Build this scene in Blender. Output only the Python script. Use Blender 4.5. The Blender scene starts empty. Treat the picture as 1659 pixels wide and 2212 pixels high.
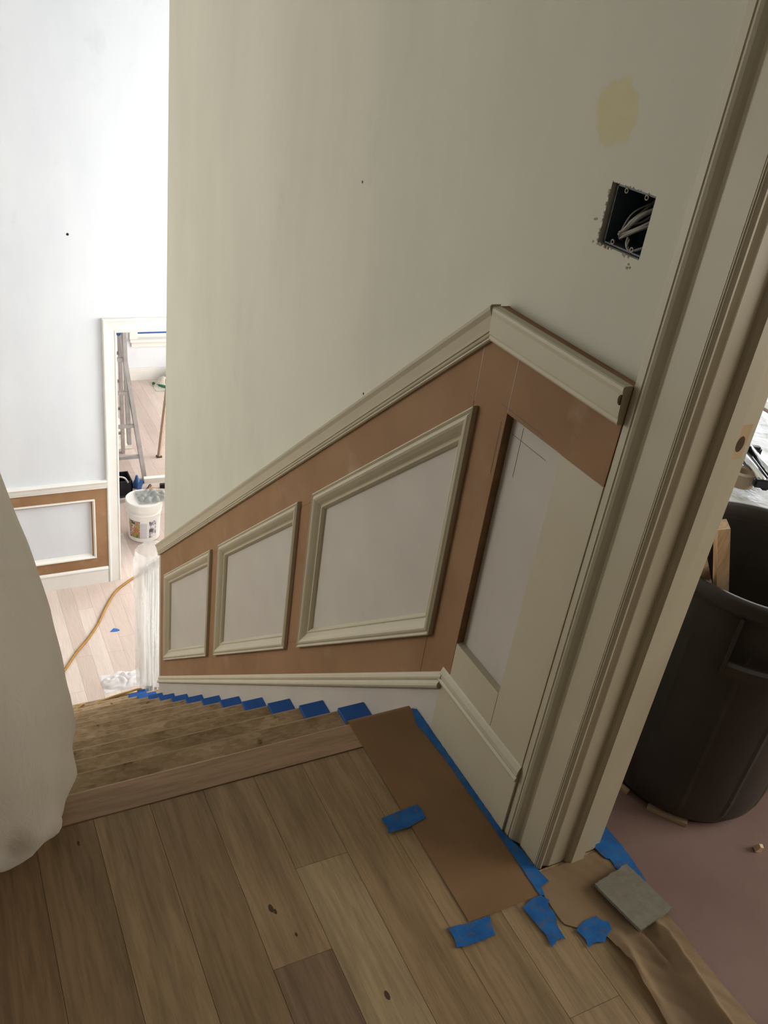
import bpy, bmesh, math, random
from mathutils import Vector, Matrix, noise
random.seed(7)
C = bpy.context.scene.collection
SC = bpy.context.scene
# ---------------------------------------------------------------- camera
cd = bpy.data.cameras.new('camera'); cam = bpy.data.objects.new('camera', cd); C.objects.link(cam)
SC.camera = cam
cd.sensor_fit = 'HORIZONTAL'; cd.sensor_width = 36.0; cd.lens = 1900.9 / 1659 * 36.0; cd.clip_start = 0.02
Rr = ((0.8879462406618701, -0.44061321069501846, 0.13195253788950217),
      (-0.12046736919100343, -0.4996622219081729, -0.8578025862388077),
      (0.4438908499334624, 0.7457866065831537, -0.4967527058673489))
cam.matrix_world = Matrix(((Rr[0][0], -Rr[1][0], -Rr[2][0], 0.0),
                           (Rr[0][1], -Rr[1][1], -Rr[2][1], 0.0),
                           (Rr[0][2], -Rr[1][2], -Rr[2][2], 1.45),
                           (0, 0, 0, 1)))
# ---------------------------------------------------------------- world, lights, exposure
SC.view_settings.view_transform = 'Standard'; SC.view_settings.look = 'None'
SC.view_settings.gamma = 1.0; SC.view_settings.use_curve_mapping = False
SC.view_settings.exposure = 0.0
w = bpy.data.worlds.new('world'); SC.world = w; w.use_nodes = True
w.node_tree.nodes['Background'].inputs[0].default_value = (0.94, 0.97, 1.0, 1)
w.node_tree.nodes['Background'].inputs[1].default_value = 1.3

def area(name, loc, direction, sx, sy, power, col):
    l = bpy.data.lights.new(name, 'AREA'); l.shape = 'RECTANGLE'; l.size = sx; l.size_y = sy
    l.energy = power; l.color = col
    o = bpy.data.objects.new(name, l); C.objects.link(o); o.location = loc
    o.rotation_euler = Vector(direction).to_track_quat('-Z', 'Y').to_euler()
    return o
area('hall_window_daylight', (-2.5, 4.55, 0.6), (1, 0, 0), 2.2, 1.8, 56, (1.0, 0.95, 0.84))
area('lower_window_daylight', (3.9, 4.85, -0.5), (-1, 0, 0), 3.2, 1.7, 255, (1.0, 0.985, 0.955))
area('back_room_daylight', (3.9, 8.0, -1.6), (-1, 0, 0), 1.6, 2.4, 105, (1.0, 0.97, 0.93))
area('side_room_daylight', (3.5, 2.4, 1.1), (-1, 0, -0.1), 1.9, 1.5, 22, (0.97, 0.98, 1.0))
area('side_window_daylight', (3.5, -0.4, 1.35), (-1, 0.25, -0.15), 1.5, 1.6, 47, (1.0, 0.945, 0.83))

# ---------------------------------------------------------------- helpers
def meta(o, label=None, cat=None, group=None, kind=None):
    if label: o['label'] = label
    if cat: o['category'] = cat
    if group: o['group'] = group
    if kind: o['kind'] = kind
    return o
def empty(name, loc=(0, 0, 0), label=None, cat=None, group=None, kind=None, rz=0.0):
    o = bpy.data.objects.new(name, None); C.objects.link(o); o.location = loc
    o.rotation_euler = (0, 0, rz); o.empty_display_size = 0.05
    return meta(o, label, cat, group, kind)
def link(name, bm, mat, parent=None, smooth=False, recalc=True):
    if recalc: bmesh.ops.recalc_face_normals(bm, faces=bm.faces)
    me = bpy.data.meshes.new(name); bm.to_mesh(me); bm.free()
    if smooth:
        for p in me.polygons: p.use_smooth = True
    if mat: me.materials.append(mat)
    o = bpy.data.objects.new(name, me); C.objects.link(o)
    if parent: o.parent = parent
    return o
def box(bm, x0, x1, y0, y1, z0, z1):
    v = [bm.verts.new(p) for p in ((x0,y0,z0),(x1,y0,z0),(x1,y1,z0),(x0,y1,z0),(x0,y0,z1),(x1,y0,z1),(x1,y1,z1),(x0,y1,z1))]
    for f in ((0,3,2,1),(4,5,6,7),(0,1,5,4),(1,2,6,5),(2,3,7,6),(3,0,4,7)): bm.faces.new([v[i] for i in f])
    return v
def boxo(name, x0, x1, y0, y1, z0, z1, mat, parent=None, bev=0.0):
    bm = bmesh.new(); box(bm, x0, x1, y0, y1, z0, z1)
    if bev: bmesh.ops.bevel(bm, geom=list(bm.edges), offset=bev, segments=1, affect='EDGES')
    return link(name, bm, mat, parent)
def prism_x(bm, poly, x0, x1):
    """polygon in (y,z), thick along x"""
    a = [bm.verts.new((x0, y, z)) for y, z in poly]; b = [bm.verts.new((x1, y, z)) for y, z in poly]
    n = len(poly); bm.faces.new(a); bm.faces.new(b[::-1])
    for i in range(n): bm.faces.new((a[i], b[i], b[(i+1) % n], a[(i+1) % n]))
def prism_z(bm, poly, z0, z1):
    a = [bm.verts.new((x, y, z0)) for x, y in poly]; b = [bm.verts.new((x, y, z1)) for x, y in poly]
    n = len(poly); bm.faces.new(a); bm.faces.new(b[::-1])
    for i in range(n): bm.faces.new((a[i], b[i], b[(i+1) % n], a[(i+1) % n]))
def sweep(bm, prof, A, B):
    """prof: list of 3D offsets; joins section at A to section at B, capped"""
    a = [bm.verts.new(Vector(A) + Vector(p)) for p in prof]; b = [bm.verts.new(Vector(B) + Vector(p)) for p in prof]
    n = len(prof); bm.faces.new(a); bm.faces.new(b[::-1])
    for i in range(n): bm.faces.new((a[i], b[i], b[(i+1) % n], a[(i+1) % n]))
def tube(bm, pts, r, seg=8, cap=True):
    pts = [Vector(p) for p in pts]; rings = []
    rr = r if isinstance(r, (list, tuple)) else [r]*len(pts)
    for i, p in enumerate(pts):
        t = (pts[min(i+1, len(pts)-1)] - pts[max(i-1, 0)]).normalized()
        u = t.cross(Vector((0, 0, 1)));
        if u.length < 1e-3: u = t.cross(Vector((1, 0, 0)))
        u.normalize(); v = t.cross(u)
        rings.append([bm.verts.new(p + (u*math.cos(2*math.pi*k/seg) + v*math.sin(2*math.pi*k/seg))*rr[i]) for k in range(seg)])
    for a, b in zip(rings, rings[1:]):
        for k in range(seg): bm.faces.new((a[k], a[(k+1) % seg], b[(k+1) % seg], b[k]))
    if cap: bm.faces.new(rings[0][::-1]); bm.faces.new(rings[-1])
def smooth_pts(pts, n=6):
    P = [Vector(p) for p in pts]; out = []
    for i in range(len(P)-1):
        p0, p1, p2, p3 = P[max(i-1, 0)], P[i], P[i+1], P[min(i+2, len(P)-1)]
        for k in range(n):
            t = k/n
            out.append(0.5*((2*p1)+(p2-p0)*t+(2*p0-5*p1+4*p2-p3)*t*t+(3*p1-p0-3*p2+p3)*t**3))
    out.append(P[-1]); return out
def lathe(bm, prof, cx=0, cy=0, seg=32, cap0=True, cap1=True, warp=None):
    rings = []
    for r, z in prof:
        ring = []
        for k in range(seg):
            a = 2*math.pi*k/seg; rr = r if warp is None else warp(r, z, a)
            ring.append(bm.verts.new((cx+rr*math.cos(a), cy+rr*math.sin(a), z)))
        rings.append(ring)
    for a, b in zip(rings, rings[1:]):
        for k in range(seg): bm.faces.new((a[k], a[(k+1) % seg], b[(k+1) % seg], b[k]))
    if cap0: bm.faces.new(rings[0][::-1])
    if cap1: bm.faces.new(rings[-1])
def beam(bm, A, B, w, h, up=(0, 0, 1)):
    A = Vector(A); B = Vector(B); t = (B-A).normalized(); u = t.cross(Vector(up))
    if u.length < 1e-3: u = t.cross(Vector((1, 0, 0)))
    u.normalize(); v = u.cross(t)
    sweep(bm, [u*w/2+v*h/2, -u*w/2+v*h/2, -u*w/2-v*h/2, u*w/2-v*h/2], A, B)

# ---------------------------------------------------------------- materials
def new(name):
    m = bpy.data.materials.new(name); m.use_nodes = True
    return m, m.node_tree, m.node_tree.nodes['Principled BSDF']
def N(nt, t, **kw):
    n = nt.nodes.new(t)
    for k, v in kw.items(): setattr(n, k, v)
    return n
def coords(nt, scale=(1, 1, 1), kind='Object'):
    tc = N(nt, 'ShaderNodeTexCoord'); mp = N(nt, 'ShaderNodeMapping'); mp.inputs['Scale'].default_value = scale
    nt.links.new(tc.outputs[kind], mp.inputs[0]); return mp.outputs[0]
def nz(nt, vec, scale, detail=4, rough=0.55, dist=0.0):
    n = N(nt, 'ShaderNodeTexNoise'); n.inputs['Scale'].default_value = scale; n.inputs['Detail'].default_value = detail
    n.inputs['Roughness'].default_value = rough; n.inputs['Distortion'].default_value = dist
    nt.links.new(vec, n.inputs['Vector']); return n.outputs['Fac']
def ramp(nt, fac, stops):
    r = N(nt, 'ShaderNodeValToRGB'); e = r.color_ramp.elements
    while len(e) < len(stops): e.new(0.5)
    for i, (p, c) in enumerate(stops): e[i].position = p; e[i].color = (c[0], c[1], c[2], 1) if len(c) == 3 else c
    nt.links.new(fac, r.inputs[0]); return r.outputs[0]
def mix(nt, fac, a, b, mode='MIX'):
    m = N(nt, 'ShaderNodeMix', data_type='RGBA', blend_type=mode)
    for s, v in ((0, fac), (6, a), (7, b)):
        if hasattr(v, 'links'): nt.links.new(v, m.inputs[s])
        elif s == 0: m.inputs[0].default_value = v
        else: m.inputs[s].default_value = (v[0], v[1], v[2], 1)
    return m.outputs[2]
def bump(nt, p, h, strength=0.2, dist=0.002):
    b = N(nt, 'ShaderNodeBump'); b.inputs['Strength'].default_value = strength; b.inputs['Distance'].default_value = dist
    nt.links.new(h, b.inputs['Height']); nt.links.new(b.outputs[0], p.inputs['Normal'])
def mottled(name, c1, c2, scale=6, rough=0.6, bs=0.1, bscale=200, stretch=(1, 1, 1), lo=0.35, hi=0.7, spec=0.3, metallic=0.0):
    m, nt, p = new(name); v = coords(nt, stretch)
    nt.links.new(ramp(nt, nz(nt, v, scale), [(lo, c1), (hi, c2)]), p.inputs['Base Color'])
    p.inputs['Roughness'].default_value = rough; p.inputs['Specular IOR Level'].default_value = spec
    p.inputs['Metallic'].default_value = metallic
    if bs: bump(nt, p, nz(nt, coords(nt), bscale, 2), bs, 0.001)
    return m
def wood(name, axis='y', soft=0.0, c_dark=(.16, .105, .06), c_lite=(.40, .29, .18), rough=0.55, use_obj=True):
    """plank wood: object colour tints each board, grain along axis"""
    m, nt, p = new(name)
    tc = N(nt, 'ShaderNodeTexCoord'); oi = N(nt, 'ShaderNodeObjectInfo')
    mp = N(nt, 'ShaderNodeMapping'); s = {'y': (1, .07, 1), 'x': (.07, 1, 1), 'z': (1, 1, .07)}[axis]
    mp.inputs['Scale'].default_value = s
    nt.links.new(tc.outputs['Object'], mp.inputs[0])
    cmb = N(nt, 'ShaderNodeCombineXYZ'); mul = N(nt, 'ShaderNodeMath', operation='MULTIPLY'); mul.inputs[1].default_value = 37.0
    nt.links.new(oi.outputs['Random'], mul.inputs[0])
    for i in range(3): nt.links.new(mul.outputs[0], cmb.inputs[i])
    nt.links.new(cmb.outputs[0], mp.inputs['Location'])
    v = mp.outputs[0]
    big = nz(nt, v, 14, 3, .6, 1.2); fine = nz(nt, v, 110, 5, .65, .4)
    g = ramp(nt, big, [(.3, (.72+.22*soft,)*3), (.5, (1, 1, 1)), (.72, (1.12-.06*soft,)*3)])
    g2 = ramp(nt, fine, [(.35, (.78+.16*soft, .76+.17*soft, .72+.2*soft)), (.6, (1.05, 1.04, 1.03))])
    col = mix(nt, 1.0, g, g2, 'MULTIPLY')
    if use_obj: base_s = oi.outputs['Color']; col = mix(nt, 1.0, col, base_s, 'MULTIPLY')
    else: col = mix(nt, 1.0, col, c_lite, 'MULTIPLY')
    nt.links.new(col, p.inputs['Base Color']); p.inputs['Roughness'].default_value = rough
    p.inputs['Specular IOR Level'].default_value = .25
    bump(nt, p, fine, .25, .0006)
    return m
M = {}
# drywall in primer, with smudges and one yellow putty patch that belongs to the wall
def wall_paint(name, base, dark, patch=None):
    m, nt, p = new(name); v = coords(nt, (1, 1, .35))
    col = ramp(nt, nz(nt, v, 2.3, 5, .6), [(.3, dark), (.6, base)])
    sm = ramp(nt, nz(nt, coords(nt, (1, 1, .6)), 5.5, 6, .65), [(.62, (0, 0, 0)), (.8, (1, 1, 1))])
    bw = N(nt, 'ShaderNodeRGBToBW'); nt.links.new(sm, bw.inputs[0])
    ml = N(nt, 'ShaderNodeMath', operation='MULTIPLY'); ml.inputs[1].default_value = .3; nt.links.new(bw.outputs[0], ml.inputs[0])
    col = mix(nt, ml.outputs[0], col, tuple(c*.72 for c in base))
    if patch:
        tc = N(nt, 'ShaderNodeTexCoord')
        dist = N(nt, 'ShaderNodeVectorMath', operation='DISTANCE'); dist.inputs[1].default_value = patch
        nt.links.new(tc.outputs['Object'], dist.inputs[0])
        ad = N(nt, 'ShaderNodeMath', operation='MULTIPLY_ADD'); ad.inputs[1].default_value = .045
        nt.links.new(nz(nt, coords(nt), 22, 4), ad.inputs[0]); nt.links.new(dist.outputs['Value'], ad.inputs[2])
        r = ramp(nt, ad.outputs[0], [(.066, (1, 1, 1)), (.073, (0, 0, 0))])
        bw2 = N(nt, 'ShaderNodeRGBToBW'); nt.links.new(r, bw2.inputs[0])
        m2 = N(nt, 'ShaderNodeMath', operation='MULTIPLY'); m2.inputs[1].default_value = .6; nt.links.new(bw2.outputs[0], m2.inputs[0])
        pc = ramp(nt, nz(nt, coords(nt), 40, 3), [(.35, (.58, .51, .22)), (.7, (.62, .56, .30))])
        col = mix(nt, m2.outputs[0], col, pc)
    nt.links.new(col, p.inputs['Base Color']); p.inputs['Roughness'].default_value = .75; p.inputs['Specular IOR Level'].default_value = .2
    bump(nt, p, nz(nt, coords(nt), 160, 2), .06, .001)
    return m
M['wall'] = wall_paint('primed_drywall', (.62, .60, .505), (.55, .53, .445), (.975, 1.14, 1.352))  # warm bounce light of the stair side is mixed into this paint
M['wall_far'] = wall_paint('primed_drywall_lit', (.70, .72, .74), (.64, .66, .69))  # lit copy of the primer, cool daylight put into the colour
M['panel'] = mottled('primed_panel', (.50, .46, .41), (.55, .51, .455), 4, .6, .05)
M['trim'] = mottled('primed_trim', (.495, .445, .325), (.53, .48, .355), 7, .42, .05, 120, spec=.4)  # white trim with the dim warm landing light in its colour
M['trim_lit'] = mottled('white_trim_lit', (.71, .69, .64), (.75, .73, .68), 7, .45, .04, 120)  # lit copy of the white trim, lower hall daylight in the colour
def mdf():
    m, nt, p = new('brown_fibreboard'); v = coords(nt)
    col = ramp(nt, nz(nt, v, 3.2, 4), [(.3, (.25, .137, .066)), (.65, (.325, .188, .10))])
    dust = ramp(nt, nz(nt, coords(nt), 7, 5, .6), [(.6, (0, 0, 0)), (.78, (.45, .45, .45))])
    bw = N(nt, 'ShaderNodeRGBToBW'); nt.links.new(dust, bw.inputs[0])
    col = mix(nt, bw.outputs[0], col, (.45, .34, .24))
    nt.links.new(col, p.inputs['Base Color']); p.inputs['Roughness'].default_value = .7; p.inputs['Specular IOR Level'].default_value = .2
    return m
M['mdf'] = mdf()
M['mdf_edge'] = mottled('fibreboard_cut_edge', (.20, .115, .06), (.27, .16, .09), 30, .8, .1)
M['putty'] = mottled('dusty_putty', (.55, .45, .38), (.62, .53, .46), 30, .8, 0)
M['oak'] = wood('raw_oak_plank', 'y')
M['oak_pale'] = wood('pale_oak_plank', 'y', 1.0)
M['oak_x'] = wood('raw_oak_nosing', 'x')
M['pine'] = wood('pine_offcut', 'z', use_obj=True)
def osb():
    m, nt, p = new('stained_strand_board'); v = coords(nt, (1, 1, 1))
    vo = N(nt, 'ShaderNodeTexVoronoi'); vo.inputs['Scale'].default_value = 95; vo.inputs['Randomness'].default_value = 1
    mpv = N(nt, 'ShaderNodeMapping'); mpv.inputs['Scale'].default_value = (.5, 1.3, 1); mpv.inputs['Rotation'].default_value = (0, 0, .4)
    nt.links.new(v, mpv.inputs[0]); nt.links.new(mpv.outputs[0], vo.inputs['Vector'])
    bw = N(nt, 'ShaderNodeRGBToBW'); nt.links.new(vo.outputs['Color'], bw.inputs[0])
    col = ramp(nt, bw.outputs[0], [(.15, (.315, .215, .12)), (.5, (.37, .26, .15)), (.85, (.43, .315, .195))])
    grime = ramp(nt, nz(nt, v, 4.5, 6, .65), [(.4, (1, 1, 1)), (.66, (.55, .52, .45))])
    col = mix(nt, 1, col, grime, 'MULTIPLY')
    spots = ramp(nt, nz(nt, v, 17, 3, .5), [(.66, (1, 1, 1)), (.72, (.40, .34, .26))])
    col = mix(nt, 1, col, spots, 'MULTIPLY')
    nt.links.new(col, p.inputs['Base Color']); p.inputs['Roughness'].default_value = .85; p.inputs['Specular IOR Level'].default_value = .15
    bump(nt, p, bw.outputs[0], .35, .002)
    return m
M['osb'] = osb()
M['osb_edge'] = mottled('sanded_nosing_edge', (.40, .29, .18), (.52, .40, .27), 5, .8, .1)
def tape_mat():
    m, nt, p = new('blue_painters_tape'); v = coords(nt)
    col = ramp(nt, nz(nt, v, 30, 3), [(.35, (.012, .10, .33)), (.65, (.022, .15, .43))])
    spk = ramp(nt, nz(nt, v, 75, 2, .5), [(.58, (0, 0, 0)), (.63, (.55, .55, .55))])
    bw = N(nt, 'ShaderNodeRGBToBW'); nt.links.new(spk, bw.inputs[0])
    nt.links.new(mix(nt, bw.outputs[0], col, (.10, .11, .13)), p.inputs['Base Color'])
    p.inputs['Roughness'].default_value = .6; p.inputs['Specular IOR Level'].default_value = .25
    bump(nt, p, nz(nt, v, 120, 2), .3, .0008)
    return m
M['tape'] = tape_mat()
M['tape_clean'] = mottled('clean_blue_tape', (.010, .072, .27), (.015, .09, .33), 20, .6, .1)
M['kraft'] = mottled('brown_kraft_paper', (.42, .255, .13), (.50, .31, .165), 5, .7, .25, 60)
M['kraft_lite'] = mottled('tan_masking_paper', (.48, .34, .20), (.55, .40, .25), 5, .65, .2, 60)
M['rosin'] = mottled('red_rosin_paper', (.21, .13, .112), (.26, .17, .145), 3.5, .8, .3, 50)
M['card'] = mottled('grey_drywall_scrap', (.20, .185, .145), (.245, .225, .18), 60, .9, .4, 300)
M['can'] = mottled('dark_moulded_plastic', (.040, .033, .028), (.055, .046, .04), 8, .48, .15, 300, spec=.4)
M['dark'] = mottled('black_plastic', (.012, .012, .014), (.02, .02, .024), 20, .45, .1)
M['boxblue'] = mottled('blue_box_plastic', (.055, .075, .095), (.075, .10, .125), 10, .45, .05)
M['wire'] = mottled('grey_cable_jacket', (.30, .29, .26), (.42, .40, .36), 30, .5, 0)
M['chrome'] = mottled('chromed_metal', (.7, .71, .72), (.8, .8, .8), 5, .18, 0, metallic=1.0)
M['alu'] = mottled('dull_aluminium', (.46, .43, .40), (.56, .53, .50), 12, .45, .05, metallic=.35)
M['bucket'] = mottled('white_bucket_plastic', (.80, .77, .70), (.85, .82, .76), 8, .35, 0, spec=.5)
M['orange'] = mottled('orange_tool_plastic', (.55, .22, .03), (.65, .3, .06), 30, .5, .1)
M['bluep'] = mottled('blue_tool_plastic', (.05, .12, .3), (.08, .18, .4), 20, .5, 0)
M['red'] = mottled('red_tool_plastic', (.35, .01, .01), (.45, .02, .02), 20, .4, 0)
M['cord'] = mottled('orange_cord_jacket', (.27, .13, .015), (.33, .17, .03), 30, .5, 0)
M['cloth'] = mottled('beige_canvas', (.5, .46, .38), (.62, .58, .5), 25, .9, .3, 90)
M['green'] = mottled('green_hem', (.02, .12, .06), (.03, .16, .08), 30, .8, 0)
M['tan'] = mottled('tan_cardboard', (.36, .27, .19), (.42, .32, .23), 20, .8, .1)
M['raw'] = mottled('bare_jamb_wood', (.50, .35, .20), (.58, .43, .27), 25, .7, .1, stretch=(1, 1, .2))
M['hole'] = mottled('dark_wood_hole', (.07, .045, .02), (.10, .06, .03), 25, .9, 0)
M['pencil'] = mottled('graphite', (.10, .10, .11), (.14, .14, .15), 40, .6, 0)
M['crumb'] = mottled('torn_gypsum', (.30, .27, .22), (.45, .41, .35), 120, .95, .5)
def plastic(name, alpha, col=(.86, .86, .84), trans=.5, rough=.35, noise_a=.15):
    m, nt, p = new(name)
    p.inputs['Base Color'].default_value = (*col, 1); p.inputs['Roughness'].default_value = rough
    tl = N(nt, 'ShaderNodeBsdfTranslucent'); tl.inputs[0].default_value = (*col, 1)
    tr = N(nt, 'ShaderNodeBsdfTransparent'); tr.inputs[0].default_value = (.95, .95, .94, 1)
    a = N(nt, 'ShaderNodeMixShader'); a.inputs[0].default_value = trans
    b = N(nt, 'ShaderNodeMixShader')
    nt.links.new(p.outputs[0], a.inputs[1]); nt.links.new(tl.outputs[0], a.inputs[2])
    ma = N(nt, 'ShaderNodeMath', operation='MULTIPLY_ADD'); ma.inputs[1].default_value = noise_a*2; ma.inputs[2].default_value = alpha-noise_a
    nt.links.new(nz(nt, coords(nt, (1, 1, .4)), 9, 4), ma.inputs[0]); nt.links.new(ma.outputs[0], b.inputs[0])
    nt.links.new(tr.outputs[0], b.inputs[1]); nt.links.new(a.outputs[0], b.inputs[2])
    nt.links.new(b.outputs[0], nt.nodes['Material Output'].inputs[0])
    bump(nt, p, nz(nt, coords(nt, (1, 1, .3)), 14, 4, .6, 1.0), .5, .01)
    return m
M['film'] = plastic('milky_plastic_film', .84, (.84, .79, .70), .35, .45, .05)
M['film_clear'] = plastic('clear_plastic_film', .30, (.9, .9, .9), .5, .25)
M['film_grey'] = plastic('grey_plastic_bag', .85, (.42, .44, .42), .35, .3)
def sheet_mat():
    m, nt, p = new('marbled_plastic_sheeting'); v = coords(nt)
    col = ramp(nt, nz(nt, v, 6, 6, .65, 1.5), [(.35, (.42, .44, .45)), (.55, (.70, .72, .73)), (.7, (.80, .82, .83))])  # marbling from grey to white across the sheet
    nt.links.new(col, p.inputs['Base Color']); p.inputs['Roughness'].default_value = .35
    bump(nt, p, nz(nt, v, 16, 4, .6, 1), .6, .01); return m
M['sheet'] = sheet_mat()
# ---------------------------------------------------------------- constants
XW = .975; XF = .955            # drywall face, fibreboard face
ZL = -2.8                       # lower floor
SL = .84                        # stair slope
RISE, RUN, Y0 = .2, .236, 1.318
XB = 1.113                      # other face of the stair wall

# ================================================================ STRUCTURE
# ---- wall beside the stairs, with doorway and box hole
wr = empty('wall_right', (0, 0, 0), 'off-white primed drywall beside the stairs with yellow patch and open electrical box', 'wall', kind='structure')
bm = bmesh.new()
hy0, hy1, hz0, hz1 = 1.009, 1.109, 1.167, 1.260
for a in ((.835, hy0, -3, 2.6), (hy1, 3.75, -3, 2.6), (hy0, hy1, -3, hz0), (hy0, hy1, hz1, 2.6), (0, .835, 2.1, 2.6), (-2, 0, -3, 2.6), (0, .835, -3, -.06)):
    box(bm, XW, XB, a[0], a[1], a[2], a[3])
bmesh.ops.remove_doubles(bm, verts=bm.verts, dist=1e-5)
link('drywall', bm, M['wall'], wr)
bm = bmesh.new(); box(bm, XW+.001, 4.0, 3.62, 3.749, -2.8, 2.6)
link('drywall', bm, M['wall_far'], wr)
# ragged torn rim of the hole
bm = bmesh.new(); rnd = random.Random(3)
def crumb(y, z, s):
    r = bmesh.ops.create_icosphere(bm, subdivisions=1, radius=s, matrix=Matrix.Translation((XW-.0005, y, z)) @ Matrix.Diagonal((.35, 1, 1, 1)))
    for v in r['verts']: v.co += Vector([rnd.uniform(-.35, .35)*s for _ in range(3)])*.8
for k in range(46):
    t = rnd.random()
    e = rnd.choice('btlll' if k % 2 else 'bbtl')
    if e == 'b': crumb(hy0+t*.1, hz0-.001, rnd.uniform(.0012, .0032))
    elif e == 't': crumb(hy0+t*.1, hz1+.0005, rnd.uniform(.0008, .0018))
    else: crumb(hy1+.001, hz0+t*.093, rnd.uniform(.0012, .0035))
for (y, z) in ((1.125, 1.2), (1.129, 1.199), (1.028, 1.156), (1.024, 1.152), (1.030, 1.150), (1.12, 1.166)): crumb(y, z, .0022)
link('torn_edge', bm, M['crumb'], wr)
for (y, z) in ((1.969, 1.078), (1.827, .597)):
    bm = bmesh.new(); bmesh.ops.create_icosphere(bm, subdivisions=1, radius=.0035, matrix=Matrix.Translation((XW-.0005, y, z)) @ Matrix.Diagonal((.3, 1, 1, 1)))
    link('nail_hole', bm, M['dark'], wr)
# ---- far wall with doorway
YF = 5.94
wb = empty('wall_back', (0, 0, 0), 'bright white primed wall across the lower hall with a cased doorway', 'wall', kind='structure')
bm = bmesh.new()
for a in ((-2.6, 1.195, ZL, 2.6), (1.195, 2.02, -.73, 2.6), (2.02, 4.0, ZL, 2.6)): box(bm, a[0], a[1], YF, YF+.12, a[2], a[3])
bmesh.ops.remove_doubles(bm, verts=bm.verts, dist=1e-5)
link('drywall', bm, M['wall_far'], wb)
bm = bmesh.new(); bmesh.ops.create_uvsphere(bm, u_segments=10, v_segments=6, radius=.009, matrix=Matrix.Translation((.909, YF, -.08)) @ Matrix.Diagonal((1, .25, 1, 1)))
link('nail_hole', bm, M['dark'], wb)
# ---- remaining shell
def wall(name, label, boxes, mat='wall_far'):
    bm = bmesh.new()
    for b in boxes: box(bm, *b)
    o = link(name, bm, M[mat]); meta(o, label, 'wall', kind='structure'); return o
wall('wall_left', 'white hall wall with a tall window opening, across from the stair wainscot',
     [(-2.75, -2.6, -2, 3.2, ZL, 2.6), (-2.75, -2.6, 5.4, YF+.12, ZL, 2.6), (-2.75, -2.6, 3.2, 5.4, ZL, -1.2), (-2.75, -2.6, 3.2, 5.4, 1.4, 2.6)], 'wall')  # unseen side, given the duller paint to lower bounce light
wall('wall_front', 'plain unseen wall closing the upper landing, coloured tan to cut bounced light', [(-2.75, 3.75, -2.12, -2.0, -.2, 2.6)], 'tan')  # out of view; the darker tan keeps bounce light off the landing
wall('wall_landing_face', 'white wall under the landing edge above the lower hall', [(-2.6, -.12, 1.20, 1.30, ZL, -.22)])
wall('wall_side_room', 'white side room wall around the bright glazed door opening',
     [(3.6, 3.75, -2, -1.3, -.2, 2.6), (3.6, 3.75, .5, 1.5, -.2, 2.6), (3.6, 3.75, -1.3, .5, -.2, .6), (3.6, 3.75, -1.3, .5, 2.1, 2.6), (3.6, 3.75, 3.4, 3.62, -.2, 2.6), (3.6, 3.75, 1.5, 3.4, 2.15, 2.6)])
wall('wall_lower_side', 'white lower hall wall around a tall window',
     [(4.0, 4.12, 3.62, 3.95, ZL, 2.6), (4.0, 4.12, 5.75, YF+.12, ZL, 2.6), (4.0, 4.12, 3.95, 5.75, ZL, -2.3), (4.0, 4.12, 3.95, 5.75, 1.3, 2.6)])
wall('wall_back_room', 'cream wall of the room through the doorway with a low window',
     [(-.5, 2.24, 9.92, 10.05, ZL, -.2), (3.6, 4.12, 9.92, 10.05, ZL, -.2), (2.24, 3.6, 9.92, 10.05, ZL, -2.29), (2.24, 3.6, 9.92, 10.05, -.9, -.2),
      (4.0, 4.12, 6.06, 9.92, ZL, -.2), (-.6, -.5, 6.06, 10.05, ZL, -.2)])
o = boxo('ceiling', -2.75, 4.12, -2.12, YF+.12, 2.6, 2.7, M['wall_far']); meta(o, 'plain white ceiling over the hall and landing', 'ceiling', kind='structure')
o = boxo('ceiling', -.6, 4.12, YF+.12, 10.05, -.2, -.1, M['wall_far']); meta(o, 'white ceiling of the room beyond the doorway', 'ceiling', kind='structure')

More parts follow.
